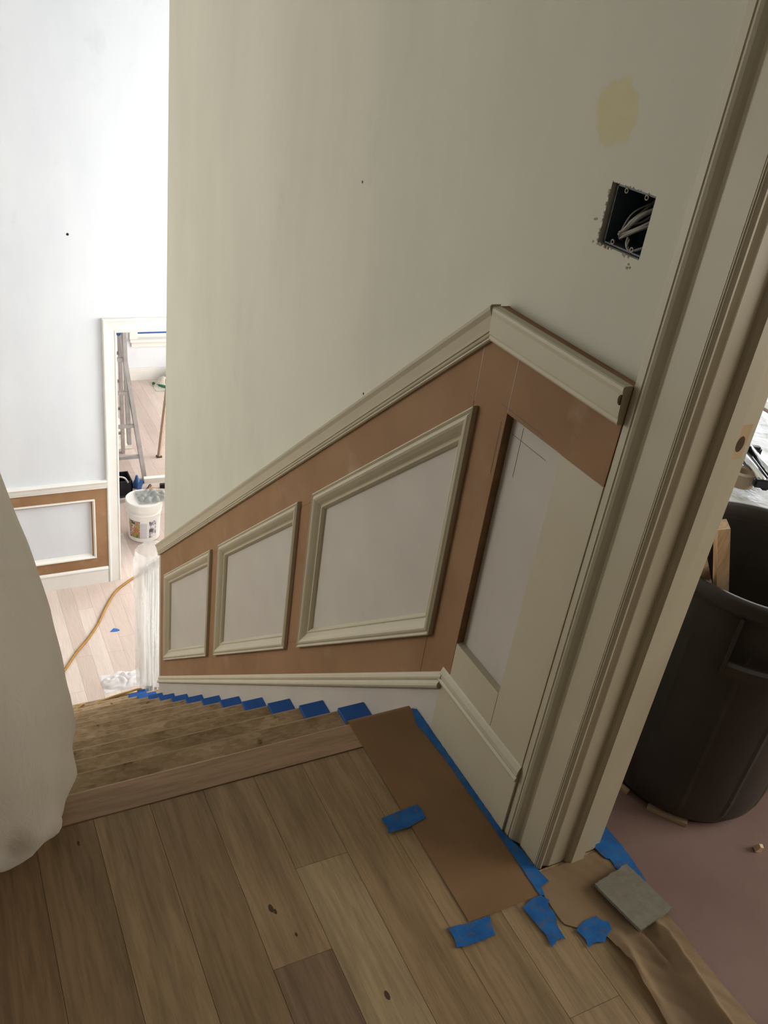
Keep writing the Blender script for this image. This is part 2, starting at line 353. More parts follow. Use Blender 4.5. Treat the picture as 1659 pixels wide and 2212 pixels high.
# ---- landing floor, planks one by one
fl = empty('floor', (0, 0, 0), 'raw oak plank landing floor at the top of the stairs', 'floor', kind='structure')
boxo('subfloor', -2.6, XW, -2.0, 1.30, -.2, -.020, M['osb'], fl)
boxo('subfloor', XW, XB, -.0, .835, -.06, -.020, M['osb'], fl)
def plank(x0, x1, y0, y1, z, col, par, mat='oak', name='plank', th=.019):
    g = .00025
    o = boxo(name, x0+g, x1-g, y0+g, y1-g, z-th, z, M[mat], par, bev=.0005); o.color = (*col, 1); return o
base_cols = [(.36, .262, .165), (.40, .295, .185), (.33, .235, .145), (.44, .335, .215), (.37, .275, .18), (.345, .24, .15)]
rnd = random.Random(21)
special = {  # column start (mm) -> [(y0, y1, colour)] measured joints
    -.033: [(.30, 1.238, (0.258, 0.162, 0.088)), (-1.0, .30, (0.284, 0.189, 0.105))],
    .077: [(.55, 1.238, (0.280, 0.185, 0.102)), (-.6, .55, (0.292, 0.197, 0.105))],
    .187: [(.2, 1.238, (0.344, 0.237, 0.130)), (-1.0, .2, (0.301, 0.205, 0.113))],
    .297: [(.45, 1.238, (0.284, 0.193, 0.105)), (-.9, .45, (0.327, 0.221, 0.120))],
    .407: [(.817, 1.238, (0.361, 0.248, 0.140)), (-.1, .817, (0.245, 0.162, 0.102)), (-1.2, -.1, (0.310, 0.205, 0.113))],
    .517: [(.993, 1.238, (0.310, 0.217, 0.120)), (-.2, .993, (0.404, 0.300, 0.176)), (-1.2, -.2, (0.310, 0.205, 0.113))],
    .627: [(.2, 1.238, (0.344, 0.237, 0.130)), (-1.0, .2, (0.344, 0.237, 0.133))],
    .737: [(.35, 1.238, (0.327, 0.228, 0.126)), (-1.0, .35, (0.344, 0.237, 0.133))],
    .847: [(.55, 1.238, (0.370, 0.264, 0.151)), (-.5, .55, (0.370, 0.261, 0.148))],
    .957: [(.1, .82, (0.396, 0.284, 0.161)), (-1.0, .1, (0.370, 0.252, 0.148))],
    1.045: [(.1, .82, (0.361, 0.261, 0.148))]}
for x0, segs in special.items():
    x1 = {.957: 1.045, 1.045: XB+.03}.get(x0, x0+.11)
    if x0 == .847: x1 = .957
    for y0, y1, c in segs: plank(x0, x1, y0, y1, 0, c, fl)
# planks out of view, same boards
bm = bmesh.new()
for k in range(24):
    x0 = -.033-.11*(k+1)
    if x0 < -2.6: break
    y = -2.0
    while y < 1.238:
        L = rnd.uniform(.6, 1.3); y1 = min(y+L, 1.238); box(bm, x0+.0006, x0+.1094, y+.0006, y1-.0006, -.019, 0); y = y1
for k in range(9): box(bm, -.033+.11*k+.0006, -.033+.11*k+.1094, -2, -1.21, -.019, 0)
o = link('plank', bm, M['oak'], fl); o['kind'] = 'stuff'; o.color = (.37, .27, .17, 1)
# nosing board with rounded front edge
def nosing(x0, x1, name, par, mat, col, y0=1.239, y1=Y0, ztop=.002, th=.026):
    prof = [(y0, ztop-th), (y0, ztop), (y1-.008, ztop), (y1-.003, ztop-.002), (y1, ztop-.007), (y1, ztop-th+.006), (y1-.004, ztop-th)]
    bm = bmesh.new(); prism_x(bm, prof, x0, x1)
    o = link(name, bm, M[mat], par); o.color = (*col, 1); return o
nosing(-.12, .948, 'nosing_board', fl, 'oak_x', (.38, .25, .155))
nosing(-2.6, -.12, 'nosing_board', fl, 'oak_x', (.42, .29, .19))
# knots on the planks (marks in the wood)
for (x, y, s) in ((.444, .93, .006), (.449, .921, .004), (.571, .704, .006), (.468, .865, .003), (.151, 1.19, .004)):
    bm = bmesh.new(); bmesh.ops.create_circle(bm, cap_ends=True, segments=9, radius=s, matrix=Matrix.Translation((x, y, .0004)) @ Matrix.Diagonal((.7, 1.5, 1, 1)))
    bmesh.ops.translate(bm, verts=bm.verts, vec=(0, 0, 0)); ko = link('knot', bm, M['hole'], fl)

# ---- lower floor
f2 = empty('floor', (0, 0, 0), 'pale raw oak plank floor of the lower hall at the foot of the stairs', 'floor', kind='structure')
boxo('subfloor', -2.6, 4.0, 1.2, 10.0, ZL-.2, ZL-.0205, M['osb'], f2)
bm = bmesh.new()
rnd = random.Random(5)
pale = [(.52, .425, .37), (.56, .465, .405), (.50, .405, .35), (.58, .49, .43), (.53, .43, .38), (.48, .38, .325)]
for k in range(60):
    x0 = -2.6+.11*k
    if x0 > 3.95: break
    y = 4.40-rnd.random()*.9; near = .25 < x0 < 2.72
    if not near: y = 1.3
    while y < 9.92:
        L = rnd.uniform(.7, 1.7); y1 = min(y+L, 9.92)
        if near and y1 > 4.4: plank(x0, min(x0+.11, 4.0), max(y, 4.39), y1, ZL, rnd.choice(pale), f2, 'oak_pale')
        elif not near: box(bm, x0+.0006, min(x0+.1094, 4.0), y+.0006, y1-.0006, ZL-.019, ZL)
        y = y1
o = link('plank', bm, M['oak'], f2); o['kind'] = 'stuff'; o.color = (.63, .47, .37, 1)
# ---- side room floor, covered in red rosin paper
f3 = empty('floor', (0, 0, 0), 'side room floor covered with dusty red rosin paper beyond the doorway', 'floor', kind='structure')
boxo('subfloor', XB, 3.6, -2.0, 3.62, -.2, -.003, M['osb'], f3)
bm = bmesh.new(); nx, ny = 60, 80; g = []
for i in range(nx+1):
    row = []
    for j in range(ny+1):
        x = 1.135+(3.6-1.135)*i/nx; y = -1.0+4.6*j/ny
        row.append(bm.verts.new((x, y, .0005+.0035*max(0, noise.noise(Vector((x*2.2+y*1.1, y*1.2-x*.8, 3))))*min(1, (x-1.135)*8))))
    g.append(row)
for i in range(nx):
    for j in range(ny): bm.faces.new((g[i][j], g[i+1][j], g[i+1][j+1], g[i][j+1]))
link('rosin_paper', bm, M['rosin'], f3, smooth=True)

# ---- staircase
st = empty('staircase', (.4, 1.32, -.2), 'descending stair flight with grimy strand board treads and risers', 'stairs')
def under(o): o.matrix_parent_inverse = Matrix.Translation(-Vector(st.location)); return o
for k in range(1, 14):
    yn = Y0+RUN*k; z = -RISE*k; xe = .952 if k <= 10 else 1.19
    bm = bmesh.new()
    if k == 11: prism_z(bm, [(-.12, yn-RUN-.02), (.952, yn-RUN-.02), (.952, 3.768), (xe, 3.768), (xe, yn-.004), (-.12, yn-.004)], z-.028, z)
    else: box(bm, -.12, xe, yn-RUN-.02, yn-.004, z-.028, z)
    under(link('tread', bm, M['osb'], st))
    bm = bmesh.new(); sweep(bm, [(0, -.006, 0), (0, -.003, .0005), (0, 0, -.004), (0, 0, -.024), (0, -.006, -.028), (0, -.010, -.028)], (-.12, yn+.001, z), (xe, yn+.001, z))
    under(link('nosing', bm, M['osb_edge'], st))
    under(boxo('riser', -.12, .952 if k == 11 else xe, yn-RUN-.036, yn-RUN-.02, z, z+RISE-.028, M['osb'], st))
under(boxo('riser', -.12, 1.19, Y0+13*RUN-.036, Y0+13*RUN-.02, ZL, ZL+RISE-.028, M['osb'], st))
bm = bmesh.new()
prism_x(bm, [(1.30, -.05), (1.30, -.75), (4.30, -2.80), (4.40, -2.80), (4.40, -2.63), (1.55, -.22), (1.32, -.05)], -.15, -.12)
under(link('stringer', bm, M['trim'], st))
bm = bmesh.new()
prism_x(bm, [(3.76, -2.8), (4.38, -2.8), (4.38, -2.63), (4.16, -2.43), (3.76, -2.26)], 1.19, 1.21)
under(link('stringer', bm, M['trim'], st))

# ---- skirt and cap down the stairs
def capz(y): return .163-SL*(y-1.255)
sk = empty('trim_1', (0, 0, 0), 'white stair skirt board with a two-bead cap, stepping down beside the treads', 'skirting', kind='structure')
bm = bmesh.new()
prism_x(bm, [(1.238, capz(1.238)-.03), (1.238, -.03), (1.238, -.40), (3.75, -.40-SL*2.512), (3.75, capz(3.75)-.03)], .9525, XW)
link('skirt_board', bm, M['panel'], sk)
bm = bmesh.new()
cp = [(0, -.045), (-.008, -.047), (-.012, -.043), (-.0135, -.037), (-.012, -.030), (-.007, -.0245), (-.005, -.022), (-.008, -.019), (-.0085, -.013), (-.006, -.006), (-.003, 0), (.018, 0), (.018, -.045)]
ya, yb = 1.236, 3.752
sweep(bm, [(XF+p[0], 0, p[1]*1.05) for p in cp], (0, ya, capz(ya)), (0, yb, capz(yb)))
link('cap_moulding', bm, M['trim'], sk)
# ---- landing baseboard
bb = empty('baseboard_right', (0, 0, 0), 'tall white baseboard along the landing wall between stairs and door casing', 'baseboard', kind='structure')
boxo('board', .9515, XW, .9275, 1.238, .0005, .146, M['trim'], bb, bev=.001)
bm = bmesh.new()
sweep(bm, [(.9505, 0, .146), (.9475, 0, .147), (.9465, 0, .152), (.9495, 0, .158), (.9478, 0, .163), (.9488, 0, .172), (.9525, 0, .182), (.9552, 0, .187), (XW-.0005, 0, .187), (XW-.0005, 0, .146)], (0, .9275, 0), (0, 1.243, 0))
link('cap_moulding', bm, M['trim'], bb)

# ---- chair rail
cr = empty('trim_2', (0, 0, 0), 'white chair rail climbing beside the stairs then levelling out over the landing', 'chair rail', kind='structure')
rp = [(0, 0), (-.007, 0), (-.010, .003), (-.010, .006), (-.006, .0085), (-.0095, .011), (-.0105, .014), (-.009, .017), (-.012, .019), (-.013, .026), (-.017, .046), (-.022, .056), (-.023, .0625), (-.020, .0645), (0, .0645)]
YM = 1.302
bm = bmesh.new()
yend = 3.765
sweep(bm, [(XF+p[0], 0, p[1]*1.08) for p in rp], (0, YM, .933), (0, yend, .933-SL*(yend-YM)))
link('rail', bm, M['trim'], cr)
boxd = bmesh.new(); prism_x(boxd, [(YM, .938), (YM, .999), (yend, .999-SL*(yend-YM)), (yend, .938-SL*(yend-YM))], XF+.0005, XW)
link('backing', boxd, M['trim'], cr)
bm = bmesh.new()
lp = [(0, 0), (-.009, 0), (-.012, .004), (-.012, .010), (-.0135, .014), (-.0165, .050), (-.0185, .058), (-.0185, .0635), (-.016, .0655), (0, .0655)]
sweep(bm, [(XF+p[0], 0, p[1]) for p in lp], (0, .9276, .9335), (0, YM, .9335))
link('rail', bm, M['trim'], cr)
o = boxo('backing', XF+.0005, XW, .9276, YM+.004, .9335, .997, M['mdf'], cr); o['label'] = 'brown cut edge behind the level rail'
bm = bmesh.new(); prism_x(bm, [(.9278+.0055*math.sin(math.pi*k/8), .977+.0085*math.cos(math.pi*k/8)) for k in range(9)], XF-.0188, XF-.0150)
link('knot_hole', bm, M['hole'], cr)

# ---- fibreboard frame
fb = empty('trim_3', (0, 0, 0), 'brown fibreboard wainscot frame around the stair and landing panels', 'wainscot', kind='structure')
def T(y): return .800-.845*(y-1.305)
def B(y): return .232-SL*(y-1.305)
def railb(y): return .945-SL*(y-1.30)
def board(poly, mat='mdf', x0=XF, x1=XW-.0005, name='frame_board'):
    bm = bmesh.new(); prism_x(bm, poly, x0, x1)
    es = [e for e in bm.edges if all(abs(v.co.x-x0) < 1e-6 for v in e.verts)]
    bmesh.ops.bevel(bm, geom=es, offset=.0008, segments=1, affect='EDGES')
    o = link(name, bm, M[mat], fb)
    if mat == 'mdf':      # cut edges are darker than the faces
        o.data.materials.append(M['mdf_edge'])
        for p in o.data.polygons:
            if abs(p.normal.x) < .5: p.material_index = 1
    return o
dn = .022
board([(1.3265, T(1.3265)-dn), (1.3265, railb(1.3265)), (3.735, railb(3.735)), (3.735, T(3.735)-dn)])
board([(1.3265, B(1.3265)+dn), (3.735, B(3.735)+dn), (3.735, capz(3.735)-.02), (1.3265, capz(1.3265)-.02)])
for y0, y1 in ((1.974, 2.118), (2.786, 2.938), (3.608, 3.735)):
    board([(y0, T(y0)-dn), (y1, T(y1)-dn), (y1, B(y1)+dn), (y0, B(y0)+dn)])
board([(1.2145, .150), (1.3262, .150-.05), (1.3262, railb(1.3262)), (1.300, .945), (1.2145, .945)])
board([(.9277, .822), (1.2142, .822), (1.2142, .945), (.9277, .945)])
board([(.9277, .160), (1.046, .160), (1.046, .8217), (.9277, .8217)], 'trim')
board([(1.0463, .160), (1.2142, .160), (1.2142, .276), (1.0463, .276)], 'trim')
board([(3.7353, railb(3.7353)), (3.762, railb(3.762)), (3.762, capz(3.762)-.02), (3.7353, capz(3.7353)-.02)], 'trim', .954, XW)
boxo('corner_board', .956, XB, 3.7495, 3.763, -2.6, -1.05, M['trim'], fb)
# drywall-white panels
board([(1.33, T(1.33)), (1.33, B(1.33)), (3.7, B(3.7)), (3.7, T(3.7))], 'panel', XW-.006, XW-.001, 'panel_back')
board([(1.04, .27), (1.2145, .27), (1.2145, .83), (1.04, .83)], 'panel', XW-.003, XW-.0008, 'panel_back')
def strip_line(p, q, x, wdt, mat, name):
    (y0, z0), (y1, z1) = p, q; d = Vector((y1-y0, z1-z0)).normalized(); n_ = Vector((-d.y, d.x))*wdt/2
    bm = bmesh.new(); prism_x(bm, [(y0+n_.x, z0+n_.y), (y1+n_.x, z1+n_.y), (y1-n_.x, z1-n_.y), (y0-n_.x, z0-n_.y)], x-.0002, x); return link(name, bm, M[mat], fb)
strip_line((1.3268, .925), (1.3245, .80), XF-.0001, .0014, 'putty', 'glue_line')
strip_line((1.2145, .94), (1.2145, .824), XF-.0001, .0012, 'putty', 'glue_line')
# pencil cross on the landing panel, putty dabs on the fibreboard
strip_line((1.179, .807), (1.178, .705), XW-.0032, .0009, 'pencil', 'pencil_line')
strip_line((1.208, .782), (1.098, .781), XW-.0032, .0009, 'pencil', 'pencil_line')
strip_line((1.226, .80), (1.226, .69), XF-.0002, .0007, 'pencil', 'pencil_line')
strip_line((1.235, .832), (1.10, .831), XF-.0002, .0007, 'pencil', 'pencil_line')

# ---- three mitred panel mouldings
ring = [(0, XF+.001), (0, .9435), (.003, .9415), (.006, .9435), (.008, .9455), (.012, .942), (.017, .941), (.022, .9435), (.030, .950), (.037, .957), (.040, .9585), (.042, .9565), (.045, .9570), (.050, .9635), (.052, .9685)]
def inset(poly, d):
    """inward offset of a counter-clockwise (y,z) polygon"""
    n = len(poly); out = []
    ar = sum(poly[i][0]*poly[(i+1) % n][1]-poly[(i+1) % n][0]*poly[i][1] for i in range(n)); s = 1 if ar > 0 else -1
    for i in range(n):
        p0, p1, p2 = Vector(poly[i-1]), Vector(poly[i]), Vector(poly[(i+1) % n])
        d1 = (p1-p0).normalized(); d2 = (p2-p1).normalized(); n1 = Vector((-d1.y, d1.x))*s; n2 = Vector((-d2.y, d2.x))*s
        k = d/(1+n1.dot(n2)); q = p1+(n1+n2)*k; out.append((q.x, q.y))
    return out
def moulding(num, y0, y1, label, scale=1.0):
    root = empty('trim_%d' % num, (0, 0, 0), label, 'panel moulding', kind='structure')
    poly = [(y0, B(y0)), (y1, B(y1)), (y1, T(y1)), (y0, T(y0))]
    loops = [(inset(poly, d), x) for d, x in ring]
    for i in range(4):
        j = (i+1) % 4; bm = bmesh.new(); rows = []
        for lp_, x in loops: rows.append((bm.verts.new((x, *lp_[i])), bm.verts.new((x, *lp_[j]))))
        for a, b in zip(rows, rows[1:]): bm.faces.new((a[0], a[1], b[1], b[0]))
        bm.faces.new((rows[0][0], rows[0][1], rows[-1][1], rows[-1][0]))
        bm.faces.new([r[0] for r in rows]); bm.faces.new([r[1] for r in rows][::-1])
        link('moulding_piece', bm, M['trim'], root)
moulding(4, 1.309, 1.998, 'tallest mitred white panel moulding, beside the top of the stairs')
moulding(5, 2.094, 2.812, 'middle slanted white panel moulding of the three down the stairs')
moulding(6, 2.912, 3.632, 'lowest slanted white panel moulding, next to the wall end')

# ---- doorway 1: casing, jamb, stop, strike mortise
d1 = empty('door_1', (0, 0, 0), 'white cased door opening from the landing into the side room', 'doorway', kind='structure')
plan = [(XW, .9275), (.9575, .9275), (.9565, .9260), (.9565, .9130), (.9610, .9112), (.9565, .9095), (.9568, .9065), (.9590, .9015), (.9635, .8955), (.9680, .8905), (.9705, .8865), (.9710, .8845),
        (.9685, .8830), (.9680, .8325), (.9700, .8315), (.9672, .8300), (.9670, .8285), (.9688, .8268), (.9680, .8250), (.9700, .8225), (.9740, .8205), (.9775, .8205), (.9790, .8225), (.9790, .8260), (.9750, .8345)]
bm = bmesh.new(); prism_z(bm, plan, .001, 2.2); link('casing', bm, M['trim'], d1)
boxo('plaster_strip', XW-.0012, XW-.0002, .9275, .938, 1.0, 2.2, M['trim'], d1)
bm = bmesh.new(); prism_z(bm, [(.9793, .8345), (.9793, .8275), (.9935, .8206), (.9955, .8200), (XB, .8200), (XB, .8345)], .001, 2.1); link('jamb', bm, M['trim'], d1)
bm = bmesh.new(); prism_z(bm, [(1.034, .8200), (1.036, .8140), (1.043, .8075), (1.074, .8075), (1.0745, .8200)], .001, 2.09); link('stop', bm, M['trim'], d1)
boxo('jamb', .9752, XB, -.015, 0, .001, 2.1, M['trim'], d1); boxo('jamb', .9752, XB, 0, .82, 2.09, 2.1045, M['trim'], d1)
boxo('casing', .957, XW, -.09, -.005, .001, 2.2, M['trim'], d1); boxo('casing', .957, XW, -.005, .9115, 2.105, 2.2, M['trim'], d1)
boxo('casing', XB, XB+.018, .826, .91, .001, 2.2, M['trim'], d1)
boxo('strike_mortise', 1.0895, 1.1125, .8192, .8200, .914, .972, M['raw'], d1)['label'] = 'bare wood strike plate recess'
bm = bmesh.new(); bmesh.ops.create_circle(bm, cap_ends=True, segments=16, radius=.0085, matrix=Matrix.Translation((1.0985, .8190, .940)) @ Matrix.Rotation(math.pi/2, 4, 'X') @ Matrix.Diagonal((1, 1.6, 1, 1)))
link('latch_hole', bm, M['hole'], d1)

# ---- far wall trim
d2 = empty('door_2', (0, 0, 0), 'white cased doorway in the far wall showing the ladder room', 'doorway', kind='structure')
cprof = [(0, 0), (0, -.020), (.006, -.026), (.016, -.026), (.022, -.016), (.080, -.012), (.086, -.016), (.093, -.013), (.093, 0)]
ZH = -.636
def mitred(A, B):
    bm = bmesh.new(); n = len(A); a = [bm.verts.new(p) for p in A]; b = [bm.verts.new(p) for p in B]
    bm.faces.new(a); bm.faces.new(b[::-1])
    for i in range(n): bm.faces.new((a[i], b[i], b[(i+1) % n], a[(i+1) % n]))
    return bm
topl = [(1.103+a, YF+b, ZH-a) for a, b in cprof]; topr = [(2.113-a, YF+b, ZH-a) for a, b in cprof]
link('casing', mitred([(p[0], p[1], ZL) for p in topl], topl), M['trim_lit'], d2)
link('casing', mitred(topl, topr), M['trim_lit'], d2)
link('casing', mitred([(p[0], p[1], ZL) for p in topr], topr), M['trim_lit'], d2)
boxo('jamb', 1.188, 1.2, YF, YF+.13, ZL, -.73, M['trim_lit'], d2); boxo('jamb', 2.018, 2.03, YF, YF+.13, ZL, -.74, M['trim_lit'], d2)
boxo('jamb', 1.195, 2.02, YF, YF+.13, -.742, -.728, M['trim_lit'], d2)
t7 = empty('trim_7', (0, 0, 0), 'white chair rail along the far wall of the lower hall', 'chair rail', kind='structure')
bm = bmesh.new(); sweep(bm, [(0, p[0]*1.2-.02, p[1]) for p in rp[:-1]] + [(0, 0, .0645), (0, 0, 0)], (-2.6, YF, -1.94), (1.103, YF, -1.94)); link('rail', bm, M['trim_lit'], t7)
t8 = empty('trim_8', (0, 0, 0), 'brown fibreboard wainscot frame on the far wall of the lower hall', 'wainscot', kind='structure')
for a in ((-2.6, 1.103, -2.05, -1.935), (-2.6, 1.103, -2.65, -2.535), (.985, 1.103, -2.5345, -2.0505), (-2.6, -.55, -2.5345, -2.0505), (-.40, -.25, -2.5345, -2.0505)):
    boxo('frame_board', a[0], a[1]-.0004, YF-.019, YF, a[2], a[3], M['mdf'], t8, bev=.0008)
t9 = empty('trim_9', (0, 0, 0), 'white rectangular panel moulding on the far wall', 'panel moulding', kind='structure')
def moulding_far(x0, x1, z0, z1, root):
    rg = [(0, -.019), (0, -.030), (.006, -.032), (.012, -.030), (.016, -.022), (.024, -.010), (.030, -.006), (.033, 0)]
    c = [(x0, z0), (x1, z0), (x1, z1), (x0, z1)]
    for i in range(4):
        j = (i+1) % 4; bm = bmesh.new(); rows = []
        for d, y in rg:
            q = inset(c, d); rows.append((bm.verts.new((q[i][0], YF+y, q[i][1])), bm.verts.new((q[j][0], YF+y, q[j][1]))))
        for a, b in zip(rows, rows[1:]): bm.faces.new((a[0], a[1], b[1], b[0]))
        link('moulding_piece', bm, M['trim_lit'], root)
moulding_far(-.25, 1.012, -2.552, -2.028, t9)
bbk = empty('baseboard_back', (0, 0, 0), 'white baseboard under the far wall wainscot', 'baseboard', kind='structure')
bm = bmesh.new(); sweep(bm, [(0, 0, 0), (0, -.024, 0), (0, -.024, .125), (0, -.030, .130), (0, -.028, .140), (0, -.020, .150), (0, -.018, .155), (0, 0, .155)], (-2.6, YF, ZL), (1.1, YF, ZL)); link('board', bm, M['trim_lit'], bbk)
# back room trim + window
bk = empty('baseboard_back', (0, 0, 0), 'cream baseboard in the room beyond the doorway', 'baseboard', kind='structure')
boxo('board', -.5, 4.0, 9.90, 9.92, ZL, -2.645, M['trim_lit'], bk)
w3 = empty('window_1', (0, 0, 0), 'low bright window beyond the doorway with blue tape line above its sill', 'window', kind='structure')
boxo('sill', 2.15, 3.7, 9.86, 9.93, -2.315, -2.285, M['trim_lit'], w3); boxo('apron', 2.17, 3.68, 9.90, 9.92, -2.385, -2.315, M['trim_lit'], w3)
boxo('window_casing', 2.15, 2.24, 9.895, 9.92, -2.285, -.82, M['trim_lit'], w3); boxo('window_casing', 3.6, 3.69, 9.895, 9.92, -2.285, -.82, M['trim_lit'], w3)
boxo('sash', 2.24, 3.6, 9.94, 9.97, -2.29, -2.215, M['trim_lit'], w3); boxo('tape_line', 2.24, 3.6, 9.936, 9.94, -2.236, -2.212, M['tape_clean'], w3)['label'] = 'blue masking tape along the sash'
def glass():
    m, nt, p = new('window_glass'); p.inputs['Base Color'].default_value = (.95, .97, 1, 1); p.inputs['Roughness'].default_value = .02
    tr = N(nt, 'ShaderNodeBsdfTransparent'); a = N(nt, 'ShaderNodeMixShader'); a.inputs[0].default_value = .08
    nt.links.new(tr.outputs[0], a.inputs[1]); nt.links.new(p.outputs[0], a.inputs[2]); nt.links.new(a.outputs[0], nt.nodes['Material Output'].inputs[0]); return m
M['glass'] = glass()
boxo('pane', 2.24, 3.6, 9.952, 9.956, -2.196, -.9, M['glass'], w3)
def side_window(name, label, x, y0, y1, z0, z1):
    w_ = empty(name, (0, 0, 0), label, 'window', kind='structure')
    boxo('frame', x-.04, x+.04, y0, y0+.05, z0, z1, M['trim_lit'], w_); boxo('frame', x-.04, x+.04, y1-.05, y1, z0, z1, M['trim_lit'], w_)
    boxo('frame', x-.04, x+.04, y0, y1, z0, z0+.05, M['trim_lit'], w_); boxo('frame', x-.04, x+.04, y0, y1, z1-.05, z1, M['trim_lit'], w_)
    boxo('muntin', x-.015, x+.015, (y0+y1)/2-.015, (y0+y1)/2+.015, z0, z1, M['trim_lit'], w_)
    boxo('pane', x-.004, x+.004, y0+.05, y1-.05, z0+.05, z1-.05, M['glass'], w_)
side_window('window_2', 'tall hall window opposite the stair wall', -2.67, 3.2, 5.4, -1.2, 1.4)
side_window('window_3', 'tall window in the lower hall side wall', 4.06, 3.95, 5.75, -2.3, 1.3)
side_window('window_4', 'side room window lighting the rosin paper', 3.68, -1.3, .5, .6, 2.1)
side_window('door_3', 'bright glazed door opening of the side room', 3.68, 1.5, 3.4, -.06, 2.15)

# ================================================================ THINGS
def thing(o, label, cat, group=None): return meta(o, label, cat, group)
# ---- electrical box in the hole
eb = empty('electrical_box', (XW+.03, 1.059, 1.2135), 'open blue electrical box full of grey cables set in the stair wall', 'electrical box')
def loc(o, root): o.matrix_parent_inverse = Matrix.Translation(-Vector(root.location)); return o
bm = bmesh.new(); t = .0025; a, b, c_, d_ = 1.0105, 1.1035, 1.1695, 1.2585; xb0, xb1 = XW+.007, XW+.075
box(bm, xb0, xb1, a, a+t, c_, d_); box(bm, xb0, xb1, b-t, b, c_, d_); box(bm, xb0, xb1, a, b, c_, c_+t); box(bm, xb0, xb1, a, b, d_-t, d_); box(bm, xb1-t, xb1, a, b, c_, d_)
loc(link('shell', bm, M['boxblue'], eb), eb)
for (y, z) in ((1.080, 1.253), (1.034, 1.253), (1.082, 1.1755), (1.036, 1.1755)):
    bm = bmesh.new()
    tube(bm, [(XW+.006, y+.0033*math.cos(q*math.pi/6), z+.0033*math.sin(q*math.pi/6)) for q in range(13)], .0009, 6, False)
    loc(link('screw_boss', bm, M['trim'], eb), eb)
rnd = random.Random(11)
wires = [([(1.045, 1.072, 1.25), (1.02, 1.075, 1.225), (1.0, 1.078, 1.205), (1.02, 1.07, 1.21), (1.045, 1.06, 1.235)], .0018),
         ([(1.04, 1.03, 1.25), (1.0, 1.05, 1.225), (.99, 1.07, 1.198), (.985, 1.076, 1.190), (.99, 1.068, 1.192), (1.0, 1.04, 1.212), (1.03, 1.02, 1.24)], .0032),
         ([(1.04, 1.035, 1.248), (.998, 1.056, 1.222), (.988, 1.074, 1.193)], .0030),
         ([(1.045, 1.014, 1.225), (1.0, 1.034, 1.210), (.987, 1.062, 1.190), (.985, 1.072, 1.184)], .0016),
         ([(1.045, 1.012, 1.232), (1.0, 1.030, 1.214), (.987, 1.058, 1.194), (.985, 1.070, 1.186)], .0016),
         ([(.99, 1.060, 1.188), (.985, 1.054, 1.178), (.985, 1.042, 1.172), (.99, 1.03, 1.178), (1.01, 1.02, 1.19)], .0022),
         ([(.99, 1.056, 1.186), (.983, 1.050, 1.176), (.984, 1.040, 1.173), (1.0, 1.026, 1.182)], .0014),
         ([(1.05, 1.03, 1.20), (1.01, 1.024, 1.197), (1.0, 1.016, 1.20)], .002),
         ([(1.04, 1.066, 1.244), (1.0, 1.074, 1.222), (.99, 1.080, 1.186), (.995, 1.078, 1.180)], .0013)]
for pts, r in wires:
    bm = bmesh.new(); tube(bm, smooth_pts(pts, 8), r, 8); loc(link('cable', bm, M['wire'], eb, smooth=True), eb)

# ---- kraft paper along the landing wall, folded over the nosing
bm = bmesh.new(); nx, ny = 14, 60; g = []
for i in range(nx+1):
    x = .776+(.9405-.776)*i/nx; row = []
    for j in range(ny+1):
        u = j/ny; y = .770+(1.322-.770)*u*1.0
        z = .0030+.0012*noise.noise(Vector((x*9, y*5, 0)))
        if i == nx: z = .0022
        x_ = x-(.010*(1-u) if i == nx else 0)*0
        row.append(bm.verts.new((x_, y, z)))
    row.append(bm.verts.new((x, 1.3255, .0005))); row.append(bm.verts.new((x, 1.327, -.006))); row.append(bm.verts.new((x, 1.3262, -.040+.006*math.sin(i))))
    g.append(row)
for i in range(nx):
    for j in range(len(g[0])-1): bm.faces.new((g[i][j], g[i+1][j], g[i+1][j+1], g[i][j+1]))
r = bmesh.ops.solidify(bm, geom=list(bm.faces), thickness=.0006)
o = link('masking_paper', bm, M['kraft'], None, smooth=True); thing(o, 'brown kraft paper strip taped along the landing baseboard and over the top step', 'paper')

def tape(poly, label, z=.0042, th=.0004, mat='tape', group=None, drape=None):
    """torn tape strip on the floor; poly in (x,y)"""
    bm = bmesh.new(); n = len(poly); pts = []
    rn = random.Random(int(abs(poly[0][0])*9973+abs(poly[0][1])*7919))
    for i in range(n):
        p, q = Vector(poly[i]), Vector(poly[(i+1) % n]); L = (q-p).length; k = max(1, int(L/.006)); nn = Vector((-(q-p).y, (q-p).x)).normalized()
        for s in range(k): pts.append(p+(q-p)*s/k+nn*(rn.uniform(-.0009, .0009) if 0 < s else 0))
    zz = drape or (lambda x, y: z)
    prism_z(bm, [(p.x, p.y) for p in pts], z-th, z)
    o = link('tape_strip', bm, M[mat]); thing(o, label, 'tape', group); return o
TG = 'blue tape strips on the landing'
